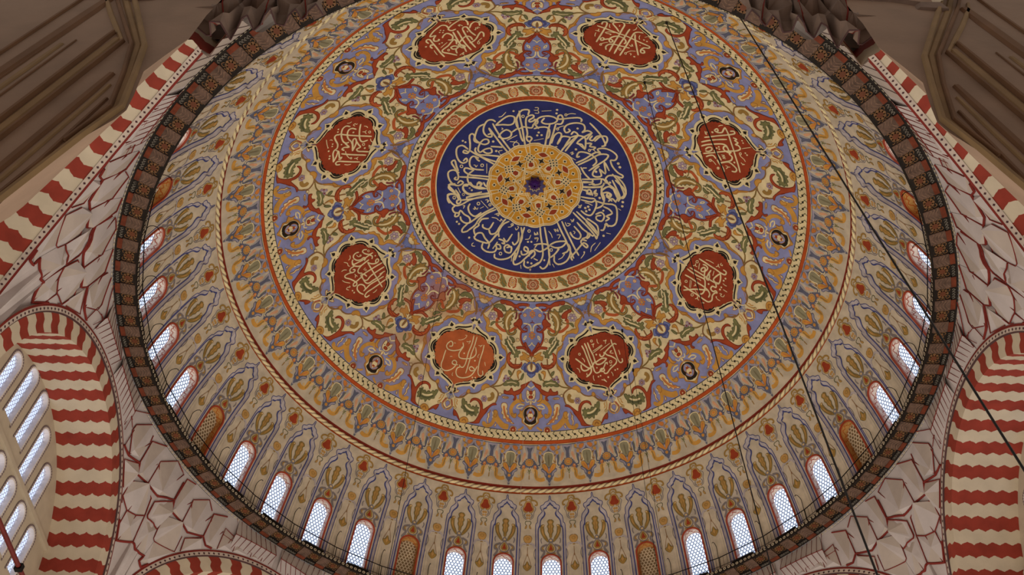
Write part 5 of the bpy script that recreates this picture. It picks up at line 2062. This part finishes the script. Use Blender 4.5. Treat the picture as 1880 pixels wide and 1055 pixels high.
def make_pendentive(azp, sg, zlow):
    mb = MB()
    cols = []
    for i in range(91):
        phi = -22.5 + .5 * i
        a = R(22.5 - abs(phi))
        s = AP * math.tan(a)
        z0 = ZS + math.sqrt(max(RHO * RHO - s * s, 0)) - .02 if s < RHO else zlow
        foot = polar(AP / math.cos(a) + .01, azp + sg * R(phi), z0 - .04)
        head = [pend_pt(azp, sg, phi, z0 + (ZT + .02 - z0) * q / 10) for q in range(11)]
        side90 = abs((math.degrees(azp + sg * R(phi)) + 180) % 360 - 180) < 112.6
        cols.append([foot if side90 else head[0]] + head)
    mb.grid(cols, PLASTER)
    base = mb
    fac = MB()
    for kind, w, pts in FAC:
        if kind == 'F':
            apex, poly = pts[0], pts[1:]
            A_ = pend_pt(azp, sg, apex[0], apex[1], w * .55)
            P_ = [pend_pt(azp, sg, p[0], p[1], .015) for p in poly]
            for i in range(len(P_)):
                fac.face([A_, P_[i], P_[(i + 1) % len(P_)]], PLASTER if i % 3 else PLASTER_W)
    root = base.build('pendentive')
    fac.build('muqarnas_facets', root)
    ln = MB()

    def line(pts, w, lift):
        P_ = []
        for a, b in zip(pts, pts[1:]):
            for q in range(4):
                P_.append((a[0] + (b[0] - a[0]) * q / 4, a[1] + (b[1] - a[1]) * q / 4))
        P_.append(pts[-1])
        P_ = [pend_pt(azp, sg, p[0], p[1], lift) for p in P_]
        ln.tube(P_, w * .36, LINE, 6)
    for kind, w, pts in FAC:
        if kind == 'L':
            line(pts, w, .045)
    # the herringbone of small cells beside the arch crowns
    ridge = {}
    for side in (-1, 1):
        rl = []
        for i in range(9):
            phi = side * (14.0 + i * 1.0)
            a = R(22.5 - abs(phi))
            s = AP * math.tan(a)
            za = ZS + math.sqrt(RHO * RHO - s * s)
            mid = (phi, za + (ZT - za) * .52)
            rl.append(mid)
            tp, rg = pend_pt(azp, sg, phi - side * .5, ZT - .06, .02), pend_pt(azp, sg, *mid, .165)
            lo = pend_pt(azp, sg, phi - side * .75, za + .16, .03)
            ln.tube([tp, rg, lo], .012, LINE, 5)
        ln.tube([pend_pt(azp, sg, x[0], x[1], .15) for x in rl], .016, LINE, 5)
        # a soft fold along the ridge
        for (p, q) in zip(rl, rl[1:]):
            a = [pend_pt(azp, sg, x[0], x[1], .14) for x in (p, q)]
            t_ = [pend_pt(azp, sg, x[0], ZT - .03, .0) for x in (p, q)]

            def low(x):
                a_ = R(22.5 - abs(x[0]))
                s_ = AP * math.tan(a_)
                return pend_pt(azp, sg, x[0], ZS + math.sqrt(RHO * RHO - s_ * s_) + .03, .0)
            ln.face([t_[0], t_[1], a[1], a[0]], PLASTER_W)
            ln.face([a[0], a[1], low(q), low(p)], PLASTER)
    ln.build('red_outline', root)
    return root


PEND = {-67.5: (1, 'white faceted pendentive between the left arch and the next arch ahead'), -112.5: (-1, 'white faceted pendentive above the left arch, beside the near left pier'),
        67.5: (-1, 'white faceted pendentive between the right arch and the next arch ahead'), 112.5: (1, 'white faceted pendentive above the right arch, beside the near right pier'),
        -22.5: (-1, 'white faceted pendentive ahead on the left'), 22.5: (1, 'white faceted pendentive ahead on the right')}
for a_, (sg, lab) in PEND.items():
    tag(make_pendentive(R(a_), sg, 14.0), lab, kind='structure')
# the near two reach only as far as their outer halves
for a_ in (-157.5, 157.5):
    mb = MB()
    so = -1 if a_ < 0 else 1
    cols = []
    for i in range(0, 47):
        phi = i * .5 - .5
        al = R(22.5 - abs(phi))
        s = AP * math.tan(al)
        z0 = ZS + math.sqrt(max(RHO * RHO - s * s, 0)) - .02 if s < RHO else 22.2
        cols.append([pend_pt(R(a_), -so, phi, z0 + (ZT + .02 - z0) * q / 10) for q in range(11)])
    mb.grid(cols, PLASTER_W)
    ln = MB()
    for i in range(8):
        phi = 6.5 + 2 * i
        al = R(22.5 - abs(phi))
        s = AP * math.tan(al)
        za = ZS + math.sqrt(max(RHO * RHO - s * s, 0)) if s < RHO else 22.2
        ln.tube([pend_pt(R(a_), -so, phi, ZT - .05, .02), pend_pt(R(a_), -so, phi + .4, max(za + .2, ZT - 2.0), .02)], .01, LINE_D, 5)
    root = mb.build('pendentive')
    tag(root, 'plain white pendentive strip between the cornice and the near %s arch' % ('left' if a_ < 0 else 'right'), kind='structure')
    ln.build('joint_lines', root)

# ------------------------------------------------------------------ latticed walls inside the side arches
WALLP = mat('tympanum_plaster', (178, 164, 144), .8, vary=.06)
PANE2 = mat('side_pane_daylight', (210, 225, 240), .3, vary=.05, emit=((190, 208, 246), .8))
LATT2 = mat('side_lattice', (178, 178, 190), .7, trans=.3)
GREYB = mat('window_border', (120, 104, 104), .8)
WPALE = mat('window_surround', (212, 202, 196), .8)
UP = [(-3.25, 25.77, 24.15), (-2.1, 26.45, 24.35), (-.93, 27.03, 24.65), (.3, 27.09, 24.65), (1.47, 26.46, 24.15), (2.68, 25.77, 24.20)]
LOW = [(x, 23.72, 21.8) for x in (-3.65, -2.42, -1.19, .05, 1.26, 2.47, 3.70)]


def side_outline(y, zt, zb, hw, grow=0.0):
    hw += grow
    yc = zt + grow - hw
    return [(y - hw, zb - grow)] + [(y - hw * math.cos(math.pi * k / 12), yc + hw * math.sin(math.pi * k / 12)) for k in range(13)] + [(y + hw, zb - grow)]


def make_side_wall(azw, name, label, sgn, wins):
    f = wall_frame(R(azw))
    D_ = 2.1 if sgn < 0 else 2.4
    F_ = lambda y, z, d=0.0: f(-sgn * y, z, D_ + d)
    from mathutils.geometry import tessellate_polygon
    outer = [(-5.5, 14.0)] + [(-5.5 * math.cos(math.pi * k / 40), ZS + 5.5 * math.sin(math.pi * k / 40)) for k in range(41)] + [(5.5, 14.0)]
    loops = [outer] + [side_outline(y, zt, zb, .31) for y, zt, zb in wins]
    flat_ = [p for lp in loops for p in lp]
    tri = tessellate_polygon([[Vector((p[0], p[1], 0)) for p in lp] for lp in loops])
    mb = MB()
    for t in tri:
        mb.face([F_(*flat_[i]) for i in t], WALLP)
    w = mb.build(name)
    tag(w, label, kind='structure')
    mb = MB()
    mb.box(lambda x, y, z: F_(x, z, y), (-5.2, -.12, 24.0 - .16), (5.2, .05, 24.0 + .02), WALLP)
    mb.build('string_course', w)
    return F_


def make_side_window(F_, y, zt, zb):
    root = empty('window')
    mb = MB()
    o1, o2 = side_outline(y, zt, zb, .31), side_outline(y, zt, zb, .31, .09)
    o3 = side_outline(y, zt, zb, .31, .13)
    mb.grid([[F_(*q, .25) for q in o1], [F_(*q, -.01) for q in o1], [F_(*q, -.02) for q in o2]], WPALE)
    rs_ = resample(o2, .11)
    mb.grid([[F_(*q, -.02) for q in o2], [F_(*q, -.012) for q in o3]], GREYB)
    for p in rs_:
        mb.face([F_(p[0] + .045 * math.cos(TAU * k / 8), p[1] + .045 * math.sin(TAU * k / 8), -.025) for k in range(8)], GREYB)
    mb.build('window_frame', root)
    mb = MB()
    hw, yc = .31, zt - .31
    lattice_mesh(mb, lambda a, b: F_(a, b, .16), lambda a, b: abs(a - y) < hw + .03 and b > zb - .05 and (b < yc or math.hypot(a - y, b - yc) < hw + .03), .152, .062, LATT2, (y - .38, y + .38, zb, zt))
    mb.build('lattice', root)
    mb = MB()
    for t3 in triangles(side_outline(y, zt, zb, .34), 2):
        mb.face([F_(*q, .22) for q in t3], PANE2)
    mb.build('pane', root)
    return root


FL = make_side_wall(-90, 'wall_left', 'cream wall inside the left arch, pierced by rows of arched latticed windows', -1, UP + LOW)
for (y, zt, zb) in [q for q in UP + LOW if q[0] > -2.6]:
    wn += 1
    w = make_side_window(FL, y, zt, zb)
    w.name = 'window_%d' % wn
    tag(w, 'narrow arched window with bright lattice and grey scalloped border in the left wall', group='windows of the left wall', kind='structure')
FR = make_side_wall(90, 'wall_right', 'cream wall inside the right arch', 1, UP + LOW)
for (y, zt, zb) in UP + LOW:
    wn += 1
    w = make_side_window(FR, y, zt, zb)
    w.name = 'window_%d' % wn
    tag(w, 'narrow arched window with bright lattice in the right wall', group='windows of the right wall', kind='structure')

# ------------------------------------------------------------------ the two near piers
PIER = mat('pier_stone', (134, 112, 96), .85, vary=.14, scale=.8, bump=.15)
PIER_D = mat('pier_brown', (104, 76, 54), .85, vary=.16, scale=1.4)
PIER_L = mat('pier_ochre', (128, 104, 74), .85, vary=.14, scale=1.4)
STAL = mat('muqarnas_stone', (116, 98, 88), .85, vary=.2, scale=2)


def make_pier(sx, label):
    Y0 = -16.5
    edge = [(-8.45, 9.0), (-7.78, 12.58), (-7.74, 13.85), (-7.4, 14.77), (-7.12, 15.48), (-7.04, 15.86), (-7.12, 16.45), (-7.31, 17.56), (-7.17, 18.29), (-6.95, 19.3), (-6.98, 20.6), (-6.9, 22.2), (-6.6, 24.5)]
    full = edge + [(-15.5, 24.5), (-15.5, 9.0)]
    X = lambda x: x * -sx
    root = MB()
    for t3 in triangles(full, 3):
        root.face([(X(x), Y0, z) for x, z in t3], PIER)
    back = [(x - 2.4, z) for x, z in edge]
    root.grid([[(X(x), Y0, z) for x, z in edge], [(X(x), Y0 + 2.0, z) for x, z in back]], PIER)
    root = root.build('pier')
    tag(root, label, kind='structure')

    def mould(pts, w, h, m, name='panel_moulding'):
        mb = MB()
        q = resample(pts, .8)
        l, r = strip(q, w)
        l2, r2 = strip(q, w * .5)
        mb.grid([[(X(x), Y0 - .004, z) for x, z in l], [(X(x), Y0 - h, z) for x, z in l2], [(X(x), Y0 - h, z) for x, z in r2], [(X(x), Y0 - .004, z) for x, z in r]], m)
        for e in (0, -1):
            mb.face([(X(l[e][0]), Y0 - .004, l[e][1]), (X(l2[e][0]), Y0 - h, l2[e][1]), (X(r2[e][0]), Y0 - h, r2[e][1]), (X(r[e][0]), Y0 - .004, r[e][1])], m)
        return mb.build(name, root)
    lean = .12
    dn = lambda x, z, z2=9.0: [(x, z), (x - lean * (z - z2), z2)]
    mould([(-9.9, 22.6)] + [(-10.02, 21.46), (-11.6, 9.0)], .10, .05, PIER_D)
    mould([(-9.42, 21.6), (-9.99, 17.39), (-11.1, 9.0)], .34, .05, PIER_D)
    mould([(-8.57, 19.49), (-9.06, 15.35), (-9.8, 9.0)], .12, .08, PIER_D)
    mould([(-8.40, 19.2), (-8.9, 15.0), (-9.6, 9.0)], .26, .03, PIER_L)
    mould([(-8.21, 19.03), (-8.74, 14.66), (-9.42, 9.0)], .09, .08, PIER_D)
    mould([(-7.86, 17.4), (-8.26, 13.91), (-8.85, 9.0)], .20, .05, PIER_D)
    mould([(-7.55, 16.3), (-7.76, 13.93), (-8.45, 9.6)], .10, .04, PIER_D)
    mould([(-9.6, 21.9), (-9.47, 21.48), (-9.01, 20.52), (-8.24, 19.03)], .12, .05, PIER_L)
    mould([(-9.6, 22.4), (-9.23, 21.49), (-8.0, 18.87), (-7.64, 17.41), (-7.35, 15.91), (-7.62, 14.6)], .10, .08, PIER_D)
    mould([(-9.4, 22.4), (-9.05, 21.5), (-7.86, 18.85), (-7.54, 17.41), (-7.25, 15.95), (-7.5, 14.75)], .16, .03, PIER_L)
    mould([(-9.2, 22.4), (-8.85, 21.51), (-7.71, 18.8), (-7.43, 17.41), (-7.15, 15.92), (-7.42, 14.85), (-7.85, 12.6), (-8.4, 9.4)], .13, .08, PIER_L)
    for off, w_, m_ in ((-.62, .07, PIER_D), (-.36, .16, PIER_L), (-.14, .06, PIER_D)):
        mould([(-9.06 + off * 1.0, 19.2 + off * .9), (-9.55 + off, 15.0), (-10.3 + off, 9.0)], w_, .025, m_)
    mould([(-7.72, 16.9), (-8.1, 13.4), (-8.7, 9.0)], .12, .03, PIER_L)
    bk = MB()
    bk.face([(X(-8.4), -15.2, 22.5), (X(-7.35), -15.2, 22.6), (X(-7.2), -15.2, 24.3), (X(-8.4), -15.2, 24.3)], STAL)
    bk.build('capital_backing', root)
    # stalactite capital
    mb = MB()
    rnd = random.Random(5)
    lowline = [(-9.0, 20.9), (-8.0, 20.9), (-7.05, 20.6), (-6.85, 20.35), (-6.5, 20.45), (-6.35, 20.95), (-6.05, 20.75), (-5.8, 20.9), (-5.7, 21.3), (-5.35, 21.2), (-5.15, 21.45), (-4.95, 21.35), (-4.75, 21.9)]
    lowline = [p for a, b in zip(lowline, lowline[1:]) for p in (a, ((a[0] + b[0]) / 2, (a[1] + b[1]) / 2 + .09))] + [lowline[-1]]
    rows = [[(x, z) for x, z in lowline]]
    for r in range(1, 15):
        rows.append([(x * (1 + .0 * r) + rnd.uniform(-.08, .08), z + .28 * r + rnd.uniform(-.1, .1)) for x, z in lowline])
    P_ = [[Vector((X(x), -16.1 - .04 * i - (.3 if (i // 2 + j // 2) % 2 else 0) + rnd.uniform(-.1, .1), z)) for j, (x, z) in enumerate(r)] for i, r in enumerate(rows)]
    for i in range(14):
        for j in range(len(lowline) - 1):
            a, b, c, d = P_[i][j], P_[i][j + 1], P_[i + 1][j + 1], P_[i + 1][j]
            mb.face([a, b, c], STAL)
            mb.face([a, c, d], STAL)
    mb.build('stalactite_capital', root)
    mb = MB()
    for p, q in zip(P_[0], P_[0][1:]):
        mb.tube([p, q], .018, LINE_D, 5)
    for j in (6, 13, 20):
        mb.tube([P_[i][j] for i in range(15)], .02, LINE, 5)
    mb.build('capital_outline', root)
    return root


make_pier(-1, 'dim brown stone pier with moulded panels, near on the left')
make_pier(1, 'dim brown stone pier with moulded panels, near on the right')

# the wall at the back of the hall, behind the viewer
mb = MB()
mb.box(lambda x, y, z: Vector((x, y, z)), (-22, -27.6, -2), (22, -27.0, 26), PIER)
tag(mb.build('wall_back'), 'stone wall at the back of the hall', kind='structure')

# ------------------------------------------------------------------ cables and tie rods
TIE = mat('tie_rod_red', (96, 34, 30), .5, vary=.2)
WIRE = mat('cable_black', (30, 26, 26), .6)
WIREP = mat('wire_pale', (196, 184, 168), .6)
APEX = Vector((0, 0, 275))


def cable(az, t, label, zend=4.0, m=WIRE, rad=.016, end=None):
    p = dome(R(az), t)
    d = p - APEX
    q = end if end is not None else p + d * ((zend - p.z) / d.z)
    mb = MB()
    mb.tube([p + (q - p) * (i / 12) for i in range(13)], rad, m, 6)
    o = mb.build('hanging_cable')
    tag(o, label, 'cable', 'cables that hang from the dome')
    mb = MB()
    mb.tube([p + Vector((0, 0, .02)), p - Vector((0, 0, .18))], .05, m, 8)
    mb.build('ceiling_hook', o)


cable(149.5, 1.1192, 'thick black cable crossing the right side to the striped right arch', rad=.022)
cable(152.9, .824, 'black cable from the upper right of the floral field down to the lower right cornice', rad=.02)
cable(143.4, .5449, 'black cable hanging across the upper right red medallion nearest the roundel', rad=.014)
cable(33.2, .5830, 'thin black cable beside the lower right red medallion', end=Vector((6.1, 9.0, 4.0)), rad=.012)
cable(31.0, .72, 'thin black cable running down past the blind window right of centre', end=Vector((7.0, 11.0, 4.0)), rad=.011)
cable(-47.3, .4148, 'thin black cable crossing the faded orange medallion side, left of centre', rad=.012)
cable(-2.0, .30, 'thin pale wire hanging down the centre line of the dome', m=WIREP, rad=.006, end=Vector((-.42, 5.6, 4)))

for sx, lab in ((-1, 'dark red iron tie rod across the left arch'), (1, 'dark red iron tie rod across the right arch')):
    mb = MB()
    mb.tube([(sx * 15.75, -6.4, 19.9), (sx * 15.75, 6.4, 19.9)], .075, TIE, 10)
    o = mb.build('tie_rod')
    tag(o, lab, 'tie rod')
    for y in (-3.0, 1.0):
        mb = MB()
        mb.box(lambda a, b, c: Vector((sx * 15.75 + a, y + b, 19.9 + c)), (-.11, -.09, -.11), (.11, .09, .11), IRON)
        mb.build('clamp', o)
